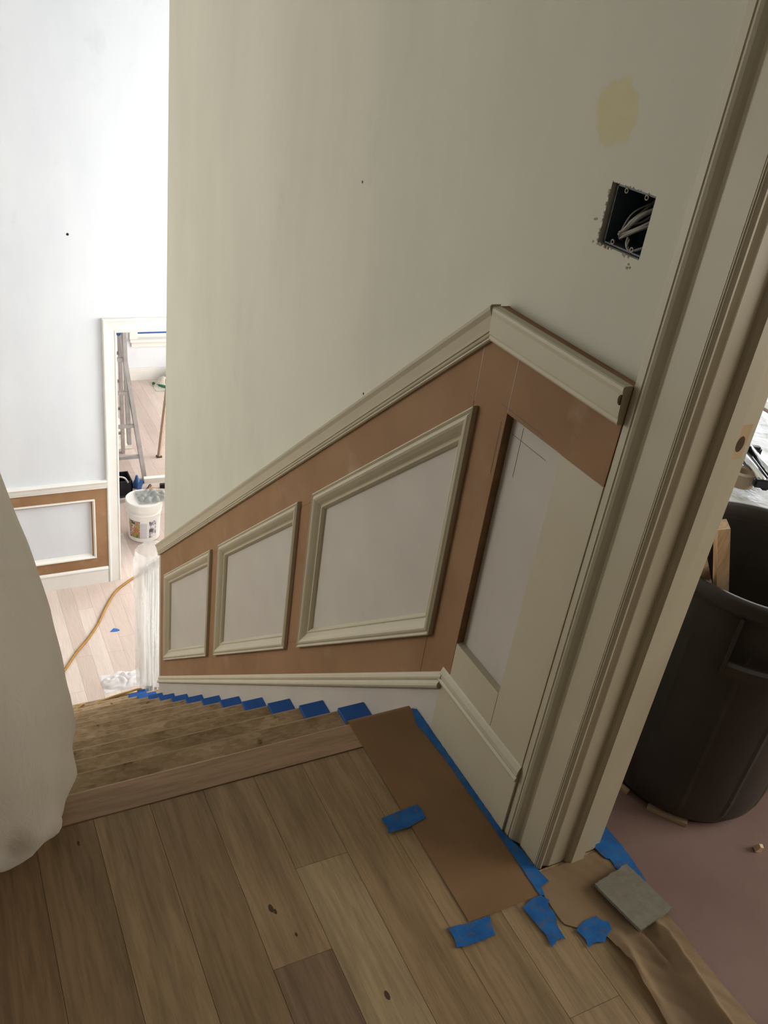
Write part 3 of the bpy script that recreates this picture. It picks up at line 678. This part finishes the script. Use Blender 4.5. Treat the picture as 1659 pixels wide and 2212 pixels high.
# long strip hugging the baseboard, casing
tape([(.940, 1.312), (.9515, 1.305), (.9515, 1.262), (.951, 1.236), (.951, 1.05), (.951, .915), (.955, .905), (.964, .868), (.966, .828), (.973, .790), (.950, .782), (.945, .765), (.9365, .769), (.938, .84), (.938, .93), (.937, 1.06), (.936, 1.15), (.927, 1.26)],
     'long blue tape strip sealing kraft paper to the landing baseboard', z=.0046)
tape([(.725, 1.041), (.814, 1.049), (.817, 1.030), (.814, 1.011), (.766, 1.001), (.722, 1.003), (.728, 1.018)], 'blue tape tab holding the long edge of the kraft paper to the planks', z=.0048)
tape([(.729, .774), (.774, .768), (.819, .766), (.812, .748), (.808, .729), (.766, .728), (.726, .733), (.732, .752)], 'blue tape tab at the plank-side corner of the kraft paper', z=.0048)
tape([(.889, .757), (.912, .766), (.938, .768), (.948, .753), (.938, .742), (.941, .725), (.930, .700), (.928, .673), (.916, .678), (.893, .669), (.898, .695), (.893, .72)], 'torn blue tape piece joining the kraft paper to the doorway paper', z=.0050)
tape([(.958, .680), (.985, .690), (1.014, .691), (1.020, .678), (1.030, .672), (1.024, .656), (1.008, .650), (.996, .640), (.978, .646), (.959, .643), (.964, .658)], 'crumpled blue tape patch holding the doorway paper near the planks', z=.0052)
tape([(1.113, .820), (1.134, .850), (1.172, .860), (1.173, .80), (1.166, .73), (1.163, .716), (1.147, .718), (1.140, .737), (1.133, .757), (1.124, .760), (1.126, .786), (1.118, .790)], 'blue tape strip along the rosin paper edge beyond the door jamb', z=.0056)

# ---- doorway paper, flat by the jamb and crumpled towards the viewer
bm = bmesh.new(); nx, ny = 40, 90; g = []
for j in range(ny+1):
    v = j/ny; y = .812-v*.60; row = []
    xl = .945 if y > .70 else (.945+(1.008-.945)*min(1, (.70-y)/.05)); xl -= .0
    if y < .62: xl = 1.010-(.62-y)*.08
    xr = 1.163-.012*math.sin(v*3)
    for i in range(nx+1):
        u = i/nx; x = xl+(xr-xl)*u
        k = max(0, min(1, (.665-y)/.08))
        f = .020*math.exp(-((u-.04-.12*(1-k))/.10)**2)*k*(.7+.3*math.sin(y*23))
        f += .030*math.exp(-((u-.72+.55*max(0, .66-y))/.085)**2)*max(0, min(1, (.66-y)/.06))
        f += .012*math.exp(-((u-.42-(.62-y)*.8)/.06)**2)*k*max(0, 1-(.62-y)*4)
        f += .0022*(1+noise.noise(Vector((x*16, y*12, 1))))*(.3+k)
        f += .0055*abs(noise.noise(Vector((x*30+y*18, y*9, 4))))*(.3+k)
        row.append(bm.verts.new((x+.004*noise.noise(Vector((y*20, 0, 2)))*(i in (0,)), y, .0016+f)))
    g.append(row)
for j in range(ny):
    for i in range(nx): bm.faces.new((g[j][i], g[j][i+1], g[j+1][i+1], g[j+1][i]))
bmesh.ops.solidify(bm, geom=list(bm.faces), thickness=.0005)
o = link('masking_paper', bm, M['kraft_lite'], None, smooth=True); thing(o, 'crumpled tan paper laid through the doorway beside the rosin paper', 'paper')
# ---- drywall scrap on the paper
bm = bmesh.new(); pts = []; poly = [(1.0475, .7425), (1.142, .757), (1.160, .642), (1.066, .627)]; rn = random.Random(2)
for i in range(4):
    p, q = Vector(poly[i]), Vector(poly[(i+1) % 4]); k = 14
    for s in range(k): pts.append(p+(q-p)*s/k+Vector((rn.uniform(-1, 1), rn.uniform(-1, 1)))*(.0016 if i == 0 else .0005))
prism_z(bm, [(p.x, p.y) for p in pts], 0, .0065)
for v in bm.verts: v.co.z += .0140-.018*(v.co.y-.63)+0*(v.co.x)
o = link('drywall_scrap', bm, M['card']); thing(o, 'grey square drywall scrap lying on the paper in the doorway', 'scrap')

# ---- taped ends of the stair treads
ordn = ['first', 'second', 'third', 'fourth', 'fifth', 'sixth', 'seventh', 'eighth', 'ninth', 'tenth', 'eleventh', 'twelfth', 'thirteenth']
for k in range(1, 14):
    yn = Y0+RUN*k; z = -RISE*k
    xa, xb = (.874, .9515) if k <= 10 else ((.868, .975) if k < 13 else (.972, 1.045))
    bm = bmesh.new(); box(bm, xa, xb, yn-.215, yn-.001, z, z+.010)
    if k <= 10:
        for v in bm.verts:
            if v.co.x < (xa+xb)/2 and v.co.y > yn-.05: v.co.x -= .0
    bmesh.ops.bevel(bm, geom=list(bm.edges), offset=.001, segments=1, affect='EDGES')
    o = link('tape_strip', bm, M['tape_clean']); thing(o, 'blue tape over the wall end of the %s step down from the landing' % ordn[k-1], 'tape', 'blue tape on the stair tread ends')

# ---- plastic wrapped newel post at the landing edge
pn = empty('wrapped_newel_post', (-.03, 1.335, 0), 'newel post bagged in cloudy white plastic at the top of the stairs', 'newel post')
prof = [(.155, .004), (.178, .012), (.192, .03), (.203, .065), (.208, .10), (.209, .15), (.206, .23), (.197, .31), (.178, .45), (.160, .55), (.149, .60), (.115, .74), (.09, .86), (.07, .95), (.062, 1.0), (.075, 1.05), (.082, 1.10), (.07, 1.15), (.03, 1.18), (.008, 1.19)]
pp = []
for (r0, z0), (r1, z1) in zip(prof, prof[1:]):
    k = max(1, int((z1-z0)/.012))
    for s in range(k): pp.append((r0+(r1-r0)*s/k, z0+(z1-z0)*s/k))
pp.append(prof[-1])
def warp(r, z, a):
    low = math.exp(-((z-.06)/.09)**2)
    f = .010*noise.noise(Vector((math.cos(a)*1.6, math.sin(a)*1.6, z*1.8)))
    f += (.010*low+.0025)*noise.noise(Vector((math.cos(a)*4, math.sin(a)*4, z*9)))*1.6
    f += .006*low*math.sin(a*9+z*40)
    return r+f*min(1, r/.1)
bm = bmesh.new(); lathe(bm, pp, seg=96, warp=warp, cap0=False); link('plastic_wrap', bm, M['film'], pn, smooth=True)
bm = bmesh.new(); box(bm, -.045, .045, -.045, .045, 0, .30); lathe(bm, [(.045, .30), (.03, .32), (.038, .36), (.03, .5), (.022, .75), (.026, .85), (.032, .88)], seg=24)
box(bm, -.045, .045, -.045, .045, .88, 1.08); bmesh.ops.bevel(bm, geom=[e for e in bm.edges if e.calc_length() > .08], offset=.004, segments=1, affect='EDGES')
link('post', bm, M['trim'], pn)

# ---- plastic wrapped starting newel and balusters at the stair foot
sn = empty('wrapped_newel_post', (1.085, 4.432, -2.6), 'starting newel and balusters under clear plastic at the foot of the stairs', 'newel post')
bm = bmesh.new(); box(bm, -.045, .045, -.045, .045, -.2, .25); lathe(bm, [(.045, .25), (.028, .28), (.04, .34), (.03, .5), (.024, .7), (.03, .78)], seg=20); box(bm, -.045, .045, -.045, .045, .78, .90)
link('post', bm, M['trim_lit'], sn)
def zt(y): return .93+(4.425-y)*.84
for i, yy in enumerate((4.32, 4.20, 4.08, 3.96, 3.85)):
    zb = .0+(.2 if yy < 4.386-.236 else 0)+(.2 if yy < 4.386-.472 else 0); top = zt(yy)-.05
    bm = bmesh.new(); lathe(bm, [(.016, zb), (.016, zb+.12), (.010, zb+.16), (.017, zb+.3), (.011, zb+.6), (.016, top-.1), (.016, top)], cx=-.035, cy=yy-4.425, seg=12); link('baluster', bm, M['trim_lit'], sn)
bm = bmesh.new(); sweep(bm, [(-.03, 0, 0), (-.033, 0, .02), (-.02, 0, .05), (.02, 0, .05), (.033, 0, .02), (.03, 0, 0)], (-.035, 0, .90), (-.035, -.665, .90+.56)); link('handrail', bm, M['oak'], sn); sn.children[-1].color = (.6, .44, .34, 1)
bm = bmesh.new(); rows = []
for j in range(70):
    z = .004+1.056*j/69; row = []
    for k in range(72):
        a = 2*math.pi*k/72; r = (.085+.02*math.exp(-((z-.75)/.25)**2)+.03*max(0, z-.85)*(1 if z < 1 else 1))
        if z > 1.0: r *= .93
        r += .009*math.sin(a*11+1.5*math.sin(z*3))*(.5+.5*math.cos(z*2))+.012*noise.noise(Vector((math.cos(a)*3, math.sin(a)*3, z*2.5)))
        row.append(bm.verts.new((r*1.1*math.cos(a), r*math.sin(a), z)))
    rows.append(row)
for a_, b_ in zip(rows, rows[1:]):
    for k in range(72): bm.faces.new((a_[k], a_[(k+1) % 72], b_[(k+1) % 72], b_[k]))
link('plastic_wrap', bm, M['film_clear'], sn, smooth=True)
bm = bmesh.new(); rows = []
for j in range(40):
    v = j/39; row = []
    for k in range(80):
        u = k/79; y = -.02-u*.62; zb = .03+u*.50; ztop = .93+u*.52; z = zb+(ztop-zb)*v
        x = -.088+.010*math.sin(u*60+2*math.sin(v*4))*(1-.5*v)+.01*noise.noise(Vector((u*8, v*4, 5)))
        row.append(bm.verts.new((x, y, z)))
    rows.append(row)
for a_, b_ in zip(rows, rows[1:]):
    for k in range(79): bm.faces.new((a_[k], a_[k+1], b_[k+1], b_[k]))
link('plastic_sheet', bm, M['film_clear'], sn, smooth=True)

# ---- plastic heap on the lower floor
bm = bmesh.new(); g = []
for i in range(50):
    row = []
    for j in range(36):
        u, v = i/49, j/35; x = -.14+.28*u; y = -.085+.17*v
        e = max(0, 1-((x/.14)**2+(y/.085)**2)); e2 = e**.5
        z = e2*(.018+.05*abs(noise.noise(Vector((x*18, y*18, 2))))+.04*abs(noise.noise(Vector((x*7+3, y*9, 2)))))
        x += .02*noise.noise(Vector((x*12, y*12, 8))); y += .02*noise.noise(Vector((x*12, y*12, 18)))
        row.append(bm.verts.new((x, y, z)))
    g.append(row)
for i in range(49):
    for j in range(35): bm.faces.new((g[i][j], g[i+1][j], g[i+1][j+1], g[i][j+1]))
o = link('plastic_film', bm, plastic('white_thin_film', .8, (.92, .92, .94), .4), smooth=True); o.location = (.965, 4.735, ZL+.002)
thing(o, 'crumpled white plastic film on the lower floor beyond the last step', 'plastic film')

# ---- cords
pts = [(.35, 4.66, ZL+.01), (.50, 4.80, ZL+.01), (.608, 4.953, ZL+.01), (.712, 5.112, ZL+.01), (.815, 5.243, ZL+.01), (.917, 5.399, ZL+.01), (1.015, 5.59, ZL+.01), (1.12, 5.76, ZL+.01), (1.23, 5.862, ZL+.01), (1.33, 5.93, ZL+.01), (1.50, 6.02, ZL+.01)]
bm = bmesh.new(); tube(bm, smooth_pts(pts, 8), .0095, 10); o = link('extension_cord', bm, M['cord'], smooth=True)
thing(o, 'orange extension cord crossing the pale lower floor to the doorway', 'cord')
pts = [(.15, 3.99, -2.386), (.30, 4.02, -2.386), (.45, 4.065, -2.386), (.545, 4.105, -2.386), (.60, 4.150, -2.392), (.625, 4.168, -2.46), (.640, 4.18, -2.57), (.66, 4.24, -2.588), (.70, 4.34, -2.588), (.763, 4.36, -2.588), (.84, 4.375, -2.588), (.915, 4.384, -2.588), (1.0, 4.40, -2.60), (1.03, 4.43, -2.7), (1.05, 4.5, ZL+.01), (1.25, 4.8, ZL+.01)]
bm = bmesh.new(); tube(bm, smooth_pts(pts, 8), .007, 10); o = link('extension_cord', bm, mottled('yellow_cord_jacket', (.40, .24, .06), (.48, .30, .09), 30, .5, 0), smooth=True)
thing(o, 'yellow cord lying across the lowest stair treads', 'cord')
tape([(.981, 5.289), (1.014, 5.322), (1.044, 5.302), (1.05, 5.285), (1.026, 5.280)], 'curled scrap of blue tape on the pale lower floor', z=ZL+.004, th=.003)

# ---- bucket with grey bag on its lid
bu = empty('bucket', (1.52, 6.53, ZL), 'white lidded plastic bucket with printed label standing in the far doorway', 'bucket')
bm = bmesh.new(); lathe(bm, [(.122, 0), (.130, .008), (.138, .20), (.141, .262), (.147, .262), (.147, .270), (.142, .274), (.143, .300), (.148, .302)], seg=48); link('body', bm, M['bucket'], bu, smooth=False)
bm = bmesh.new(); lathe(bm, [(.150, .300), (.153, .304), (.153, .362), (.151, .372), (.144, .375), (.138, .371), (.134, .366), (.02, .367)], seg=48); link('lid', bm, M['bucket'], bu)
def curved_label(a0, a1, z0, z1, mat, nm, dr=.0012):
    bm = bmesh.new(); rows = []
    for i in range(13):
        a = math.radians(a0+(a1-a0)*i/12); row = []
        for z in (z0, z1):
            r = .130+(z-.008)/.192*.008+dr; row.append(bm.verts.new((r*math.cos(a), r*math.sin(a), z)))
        rows.append(row)
    for p, q in zip(rows, rows[1:]): bm.faces.new((p[0], q[0], q[1], p[1]))
    o = link(nm, bm, mat, bu); return o
def label_mat(name, kind):
    m, nt, p = new(name); v = coords(nt)
    if kind == 'art':
        col = ramp(nt, nz(nt, v, 16, 3, .6), [(.36, (.02, .03, .03)), (.44, (.03, .07, .05)), (.5, (.55, .45, .30)), (.56, (.45, .10, .10)), (.62, (.35, .33, .05)), (.7, (.08, .16, .05))])
    elif kind == 'text':
        wv = N(nt, 'ShaderNodeTexWave', bands_direction='Z'); wv.inputs['Scale'].default_value = 38; wv.inputs['Distortion'].default_value = 1.5; wv.inputs['Detail Scale'].default_value = 30
        nt.links.new(v, wv.inputs['Vector']); col = ramp(nt, wv.outputs['Fac'], [(.45, (.72, .70, .72)), (.7, (.42, .41, .47))])
    else: col = ramp(nt, nz(nt, v, 26, 3, .6), [(.42, (.75, .73, .75)), (.5, (.35, .33, .36)), (.6, (.08, .07, .08))])
    nt.links.new(col, p.inputs['Base Color']); p.inputs['Roughness'].default_value = .4; return m
curved_label(198, 243, .045, .215, label_mat('label_art', 'art'), 'label_picture'); curved_label(244, 268, .045, .20, label_mat('label_text', 'text'), 'label_text')
curved_label(275, 303, .05, .215, label_mat('label_marks', 'marks'), 'label_marks')
bm = bmesh.new(); tube(bm, [(.150*math.cos(math.radians(q)), .150*math.sin(math.radians(q)), .262-.10*math.sin(math.radians((q-310)*1.0))) for q in range(310, 491, 12)], .0025, 6); link('handle', bm, M['chrome'], bu)
# numeral fragment on the dark part of the label
cu = bpy.data.curves.new('digit', 'FONT'); cu.body = '3'; cu.size = .05; cu.extrude = .0006
to = bpy.data.objects.new('label_digit', cu); C.objects.link(to); dg = bpy.context.evaluated_depsgraph_get(); me = bpy.data.meshes.new_from_object(to.evaluated_get(dg)); bpy.data.objects.remove(to)
me.materials.append(M['bucket']); to = bpy.data.objects.new('label_digit', me); C.objects.link(to); to.parent = bu
an = math.radians(212); to.location = (.1385*math.cos(an)-.012*math.sin(-an)*0, .1385*math.sin(an), .145); to.rotation_euler = (math.pi/2, 0, an+math.pi/2)
bm = bmesh.new(); rows = []
for i in range(40):
    row = []
    for j in range(30):
        u, v = i/39, j/29; x = -.11+.26*u; y = -.10+.22*v; e = max(0, 1-((x-.02)/.14)**2-((y-.01)/.115)**2)
        z = e**.5*(.012+.075*abs(noise.noise(Vector((x*14+5, y*16, 1)))))+(.0 if x < .12 else -.2*(x-.12))
        row.append(bm.verts.new((x, y, z)))
    rows.append(row)
for i in range(39):
    for j in range(29): bm.faces.new((rows[i][j], rows[i+1][j], rows[i+1][j+1], rows[i][j+1]))
o = link('plastic_bag', bm, M['film_grey'], smooth=True); o.location = (1.575, 6.53, ZL+.377); thing(o, 'grey translucent plastic bag crumpled on the bucket lid', 'bag')

# ---- folding aluminium ladder in the far room
ld = empty('ladder', (1.37, 7.50, ZL), 'aluminium folding ladder standing open beyond the far doorway', 'ladder')
TP = Vector((0, .20, 1.52))
for s in (1, -1):
    bm = bmesh.new(); beam(bm, (s*.385, 0, .0), (s*.215, .20, 1.45), .036, .065, (0, 1, 0)); link('rail', bm, M['alu'], ld)
    bm = bmesh.new(); beam(bm, (s*.31, .60, .0), (s*.215, .22, 1.45), .028, .060, (0, 1, 0)); link('rail', bm, M['alu'], ld)
    bm = bmesh.new(); beam(bm, (s*.262, .09, .35), (s*.245, .17, 1.43), .034, .05, (0, 1, 0)); link('inner_rail', bm, M['alu'], ld)
    bm = bmesh.new(); lathe(bm, [(.03, 0), (.045, .01), (.045, .03), (.03, .04)], seg=14); bmesh.ops.rotate(bm, verts=bm.verts, matrix=Matrix.Rotation(math.pi/2, 3, 'Y')); bmesh.ops.translate(bm, verts=bm.verts, vec=(s*.20-.02, .19, 1.43)); link('hinge', bm, M['bluep'], ld)
for h in (.24, .545, .865, 1.175):
    f = h/1.52; x = .385-.17*f; bm = bmesh.new(); beam(bm, (-x, .20*f, h), (x, .20*f, h), .030, .030); link('rung', bm, M['alu'], ld)
    x = .335-.12*f; bm = bmesh.new(); beam(bm, (-x, .62-.40*f, h), (x, .62-.40*f, h), .026, .026); link('rung', bm, M['alu'], ld)
bm = bmesh.new(); beam(bm, (-.21, .21, 1.43), (.21, .21, 1.43), .05, .05); link('rung', bm, M['alu'], ld)
# ---- sawhorse leg visible past the wall corner
sh = empty('sawhorse', (2.45, 8.2, ZL), 'sawhorse with slender splayed legs in the room beyond the doorway', 'sawhorse')
for (fx, fy), (tx, ty) in (((-.45, -.27), (-.35, -.19)), ((.45, -.27), (.35, -.19)), ((-.16, .42), (-.12, .12)), ((.45, .42), (.35, .12))):
    bm = bmesh.new(); beam(bm, (fx, fy, .012), (tx, ty, .74), .028, .028); link('leg', bm, M['tan'], sh)
    bm = bmesh.new(); box(bm, fx-.026, fx+.026, fy-.022, fy+.022, 0, .014); link('foot', bm, M['hole'], sh)
bm = bmesh.new(); beam(bm, (-.36, -.17, .765), (.42, -.17, .765), .06, .05); link('beam', bm, M['tan'], sh)
# ---- sack with green hem by the back wall
def heap(sx, sy, h, seed, nx=34, ny=28):
    bm = bmesh.new(); rows = []
    for i in range(nx):
        row = []
        for j in range(ny):
            u, v = i/(nx-1), j/(ny-1); x = -sx+2*sx*u; y = -sy+2*sy*v; e = max(0, 1-(x/sx)**2-(y/sy)**2)
            z = e**.5*h*(.7+.8*noise.noise(Vector((x*9+seed, y*9, seed))))+.004
            row.append(bm.verts.new((x+.02*noise.noise(Vector((x*10, y*10, seed+3))), y, max(.002, z))))
        rows.append(row)
    for i in range(nx-1):
        for j in range(ny-1): bm.faces.new((rows[i][j], rows[i+1][j], rows[i+1][j+1], rows[i][j+1]))
    return bm
so = empty('cloth_bundle', (2.72, 9.70, ZL), 'cream cloth bundle with a green hem against the back room wall', 'cloth')
link('cloth', heap(.34, .16, .18, 2.0), M['cloth'], so, smooth=True)
bm = bmesh.new(); tube(bm, smooth_pts([(-.34, .03, .025), (-.28, -.07, .035), (-.20, -.125, .03), (-.1, -.16, .04), (.05, -.165, .03), (.2, -.14, .035)], 6), .018, 8); link('hem', bm, M['green'], so, smooth=True)
o = link('drop_cloth', heap(.28, .26, .30, 5.0, 44, 40), M['cloth'], smooth=True); o.location = (1.52, 8.42, ZL); thing(o, 'beige drop cloth bundled on the floor behind the ladder', 'cloth')
# ---- tools on the floor in front of the ladder
tb = empty('tool_bag', (1.42, 7.33, ZL), 'open black tool bag on the floor at the ladder foot', 'bag')
bm = bmesh.new()
for (x0, x1, y0, y1, z0, z1) in ((-.16, .16, -.10, -.09, 0, .15), (-.16, .16, .09, .10, 0, .15), (-.16, -.15, -.1, .1, 0, .15), (.15, .16, -.1, .1, 0, .15), (-.16, .16, -.1, .1, 0, .01)): box(bm, x0, x1, y0, y1, z0, z1)
link('bag_body', bm, M['dark'], tb)
bm = bmesh.new(); tube(bm, smooth_pts([(-.12, -.10, .14), (-.08, -.11, .20), (0, -.12, .22), (.08, -.11, .20), (.12, -.10, .14)], 5), .008, 8); link('strap', bm, M['alu'], tb)
cd_ = empty('cordless_drill', (1.71, 7.18, ZL), 'orange and black cordless drill lying among the tools', 'drill', rz=.3)
bm = bmesh.new(); lathe(bm, [(.022, -.10), (.033, -.08), (.036, .03), (.026, .06), (.016, .10), (.005, .12)], seg=16); bmesh.ops.rotate(bm, verts=bm.verts, matrix=Matrix.Rotation(math.pi/2, 3, 'Y')); bmesh.ops.translate(bm, verts=bm.verts, vec=(0, 0, .04)); link('motor_housing', bm, M['orange'], cd_, smooth=True)
bm = bmesh.new(); beam(bm, (-.06, -.02, .04), (-.09, -.14, .035), .045, .04); link('grip', bm, M['dark'], cd_)
bm = bmesh.new(); box(bm, -.14, -.05, -.20, -.13, .0, .065); bmesh.ops.bevel(bm, geom=list(bm.edges), offset=.008, segments=2, affect='EDGES'); link('battery', bm, M['dark'], cd_)
cg = empty('caulking_gun', (1.80, 7.28, ZL), 'caulking gun with blue handle and white tube on the tool pile', 'caulking gun', rz=-.15)
bm = bmesh.new(); beam(bm, (-.10, 0, .11), (.22, 0, .13), .05, .05); link('tube', bm, M['bucket'], cg)
bm = bmesh.new(); lathe(bm, [(.048, 0), (.046, .02), (.022, .07), (.010, .12)], cx=-.16, cy=.08, seg=16); link('nozzle', bm, M['bluep'], cg)
bm = bmesh.new(); beam(bm, (-.12, 0, .11), (-.16, -.08, .03), .03, .03); link('handle', bm, M['bluep'], cg)
for (x, y, rz, L, lab) in ((1.47, 7.14, .12, .30, 'short grey metal bar lying in front of the tool bag'), (2.02, 7.05, -.35, .42, 'long dark level lying beyond the bucket'), (2.10, 7.28, -.1, .5, 'dark spirit level at the back of the tool pile')):
    bm = bmesh.new(); box(bm, -L/2, L/2, -.02, .02, 0, .045); bmesh.ops.bevel(bm, geom=list(bm.edges), offset=.003, segments=1, affect='EDGES')
    lv = empty('spirit_level', (x, y, ZL), lab, 'level', rz=rz); link('bar', bm, M['alu' if L == .30 else 'dark'], lv)
    bm = bmesh.new(); box(bm, -.03, .03, -.0205, .0205, .026, .047); link('vial', bm, M['chrome'], lv)

bm = bmesh.new(); tube(bm, smooth_pts([(-.16, 0, .012), (.10, 0, .012), (.15, 0, .02), (.17, 0, .05)], 4), .009, 8); o = link('pry_bar', bm, M['dark'], smooth=True)
o.location = (1.78, 7.435, ZL); o.rotation_euler = (0, 0, .12); thing(o, 'dark pry bar lying at the foot of the ladder', 'tool')
hm = empty('hammer', (1.86, 7.22, ZL), 'hammer with yellow handle lying behind the bucket', 'hammer', rz=2.6)
bm = bmesh.new(); beam(bm, (-.14, 0, .018), (.13, 0, .018), .028, .022); link('handle', bm, M['orange'], hm)
bm = bmesh.new(); tube(bm, [(.14, -.06, .02), (.14, .05, .02)], [.014, .012], 10); link('head', bm, M['dark'], hm)

# ---- dark round rubbish can in the side room
cx, cy = 1.460, .938
can = empty('rubbish_can', (cx, cy, 0), 'dark round plastic rubbish can standing on rosin paper in the side room', 'bin')
def flute(r, z, a):
    k = 0
    for q in range(12):
        d = (a-math.radians(30*q+12)+math.pi) % (2*math.pi)-math.pi
        k += math.exp(-(d/.02)**2)*.0022
    return r+(k if .04 < z < .46 else 0)
bm = bmesh.new(); out = [(.170, .012), (.178, .024), (.184, .05)]+[(.186+.022*t/20, .03+.535*t/20) for t in range(2, 21)]
lathe(bm, out+[(.210, .572), (.204, .572)]+[(.203-.022*t/10, .565-.53*t/10) for t in range(0, 11)]+[(.02, .035)], seg=144, warp=flute, cap0=True); link('body', bm, M['can'], can, smooth=False)
bm = bmesh.new(); lathe(bm, [(.207, .562), (.219, .566), (.221, .575), (.221, .594), (.217, .601), (.209, .601), (.205, .596), (.2035, .570)], seg=96, cap0=False, cap1=False); link('rim', bm, M['can'], can, smooth=True)
bm = bmesh.new()
lathe(bm, [(.155, .0), (.163, .0), (.165, .014), (.157, .014)], seg=64, cap0=False, cap1=False); link('base_ring', bm, M['can'], can)
for ha in (math.radians(232), math.radians(52)):
    hd = bmesh.new(); rows = []
    for i in range(17):
        a = ha+math.radians(-17+34*i/16)
        rows.append([hd.verts.new((r*math.cos(a), r*math.sin(a), z)) for r, z in ((.224, .452), (.243, .452), (.244, .474), (.236, .478), (.224, .474))])
    for p, q in zip(rows, rows[1:]):
        for k in range(5): hd.faces.new((p[k], q[k], q[(k+1) % 5], p[(k+1) % 5]))
    hd.faces.new(rows[0]); hd.faces.new(rows[-1][::-1])
    link('handle', hd, M['can'], can)
    for sd in (-18, 18):
        a = ha+math.radians(sd); d = Vector((math.cos(a), math.sin(a), 0)); n_ = Vector((-d.y, d.x, 0))*.0035
        hd = bmesh.new(); sweep(hd, [d*.198+Vector((0, 0, .42)), d*.203+Vector((0, 0, .566)), d*.232+Vector((0, 0, .566)), d*.246+Vector((0, 0, .478)), d*.243+Vector((0, 0, .450))], -n_, n_)
        link('handle_bracket', hd, M['can'], can)
# sticks in the can
def stick(A, B, w_, h_, lab, twist=(1, .3, 0)):
    bm = bmesh.new(); beam(bm, A, B, w_, h_, twist); o = link('wood_offcut', bm, M['pine']); o.color = (.68, .50, .33, 1); thing(o, lab, 'offcut'); return o
stick((1.474, .864, .08), (1.248, .907, .720), .030, .022, 'square pine stick standing tallest in the rubbish can', (1, -.55, 0))
stick((1.58, 1.045, .26), (1.200, .905, .685), .034, .018, 'shorter pine offcut leaning in the rubbish can beside the tall stick', (1, -.2, 0))
# scraps on the rosin paper
bm = bmesh.new(); bmesh.ops.create_cone(bm, cap_ends=True, segments=4, radius1=.010, radius2=.006, depth=.016, matrix=Matrix.Translation((1.456, .689, .0105)) @ Matrix.Rotation(.5, 4, 'Z') @ Matrix.Rotation(.35, 4, 'X'))
o = link('wood_chip', bm, M['pine']); o.color = (.75, .55, .36, 1); thing(o, 'small pale wood chip lying alone on the rosin paper', 'wood chip')
bm = bmesh.new(); beam(bm, (1.300, .868, .006), (1.352, .798, .006), .014, .010); o = link('wood_offcut', bm, M['tan']); thing(o, 'thin grey lath scrap tucked against the base of the rubbish can', 'offcut')
bm = bmesh.new(); beam(bm, (1.262, .990, .006), (1.284, .915, .006), .012, .009); o = link('wood_offcut', bm, M['raw']); thing(o, 'thin pale lath scrap between the door jamb and the rubbish can', 'offcut')

# ---- low platform draped in plastic with tools
pf = empty('work_platform', (2.12, 1.75, 0), 'low work platform draped in white plastic sheeting behind the rubbish can', 'platform')
bm = bmesh.new(); box(bm, -.38, .37, -.93, .90, .38, .43); link('top', bm, M['tan'], pf)
for sx in (-.34, .33):
    for sy in (-.88, .85): bm = bmesh.new(); box(bm, sx-.025, sx+.025, sy-.025, sy+.025, 0, .38); link('leg', bm, M['tan'], pf)
bm = bmesh.new(); rows = []
for i in range(60):
    row = []
    for j in range(90):
        u, v = i/59, j/89; x = -.62+1.22*u; y = -1.15+2.28*v
        dx = max(0, abs(x+.005)-.385); dy = max(0, abs(y+.015)-.925); d = math.hypot(dx, dy)
        z = .436+.016*abs(noise.noise(Vector((x*6, y*6, 1))))+.008*noise.noise(Vector((x*14, y*9, 6)))
        if d > 0: z = max(.03, .436-d*1.9); x = (x/abs(x))*(.392+dx*.22)+.006*math.sin(y*40) if dx > 0 else x; y = (y/abs(y))*(.94+dy*.22)+.006*math.sin(x*40) if dy > 0 else y
        row.append(bm.verts.new((x, y, z)))
    rows.append(row)
for i in range(59):
    for j in range(89): bm.faces.new((rows[i][j], rows[i+1][j], rows[i+1][j+1], rows[i][j+1]))
link('plastic_sheet', bm, M['sheet'], pf, smooth=True)
tr_ = bmesh.new(); lathe(tr_, [(.020, 0), (.038, 0), (.038, .038), (.020, .038), (.020, 0)], seg=32, cap0=False, cap1=False)
o = link('tape_roll', tr_, M['tan']); o.location = (1.935, 1.405, .452); thing(o, 'roll of tan paper tape under the black tool', 'tape roll')
tl = empty('nail_gun', (1.985, 1.412, .497), 'black tool with two chromed guide rods resting on the tape roll', 'tool', rz=math.radians(-115))
bm = bmesh.new(); box(bm, -.10, -.075, -.05, .05, -.01, .02); bmesh.ops.bevel(bm, geom=list(bm.edges), offset=.006, segments=2, affect='EDGES'); link('head_block', bm, M['dark'], tl)
bm = bmesh.new(); box(bm, .088, .108, -.042, .042, -.016, .008); bmesh.ops.bevel(bm, geom=list(bm.edges), offset=.004, segments=2, affect='EDGES'); link('body', bm, M['dark'], tl)
for s in (-.019, .019):
    bm = bmesh.new(); tube(bm, [(-.09, s, .012), (.10, s, .004)], .009, 12); link('rod', bm, M['chrome'], tl, smooth=True)
bm = bmesh.new(); tube(bm, [(-.08, 0, -.006), (.09, 0, -.014)], .016, 10); link('spring', bm, M['dark'], tl, smooth=True)
bm = bmesh.new(); bmesh.ops.create_uvsphere(bm, u_segments=16, v_segments=8, radius=.03, matrix=Matrix.Translation((.02, .085, -.004)) @ Matrix.Diagonal((1.8, 1, .6, 1))); link('grip', bm, M['dark'], tl, smooth=True)
bm = bmesh.new(); bmesh.ops.create_uvsphere(bm, u_segments=12, v_segments=8, radius=.014, matrix=Matrix.Translation((.055, .075, .018))); link('button', bm, M['red'], tl, smooth=True)
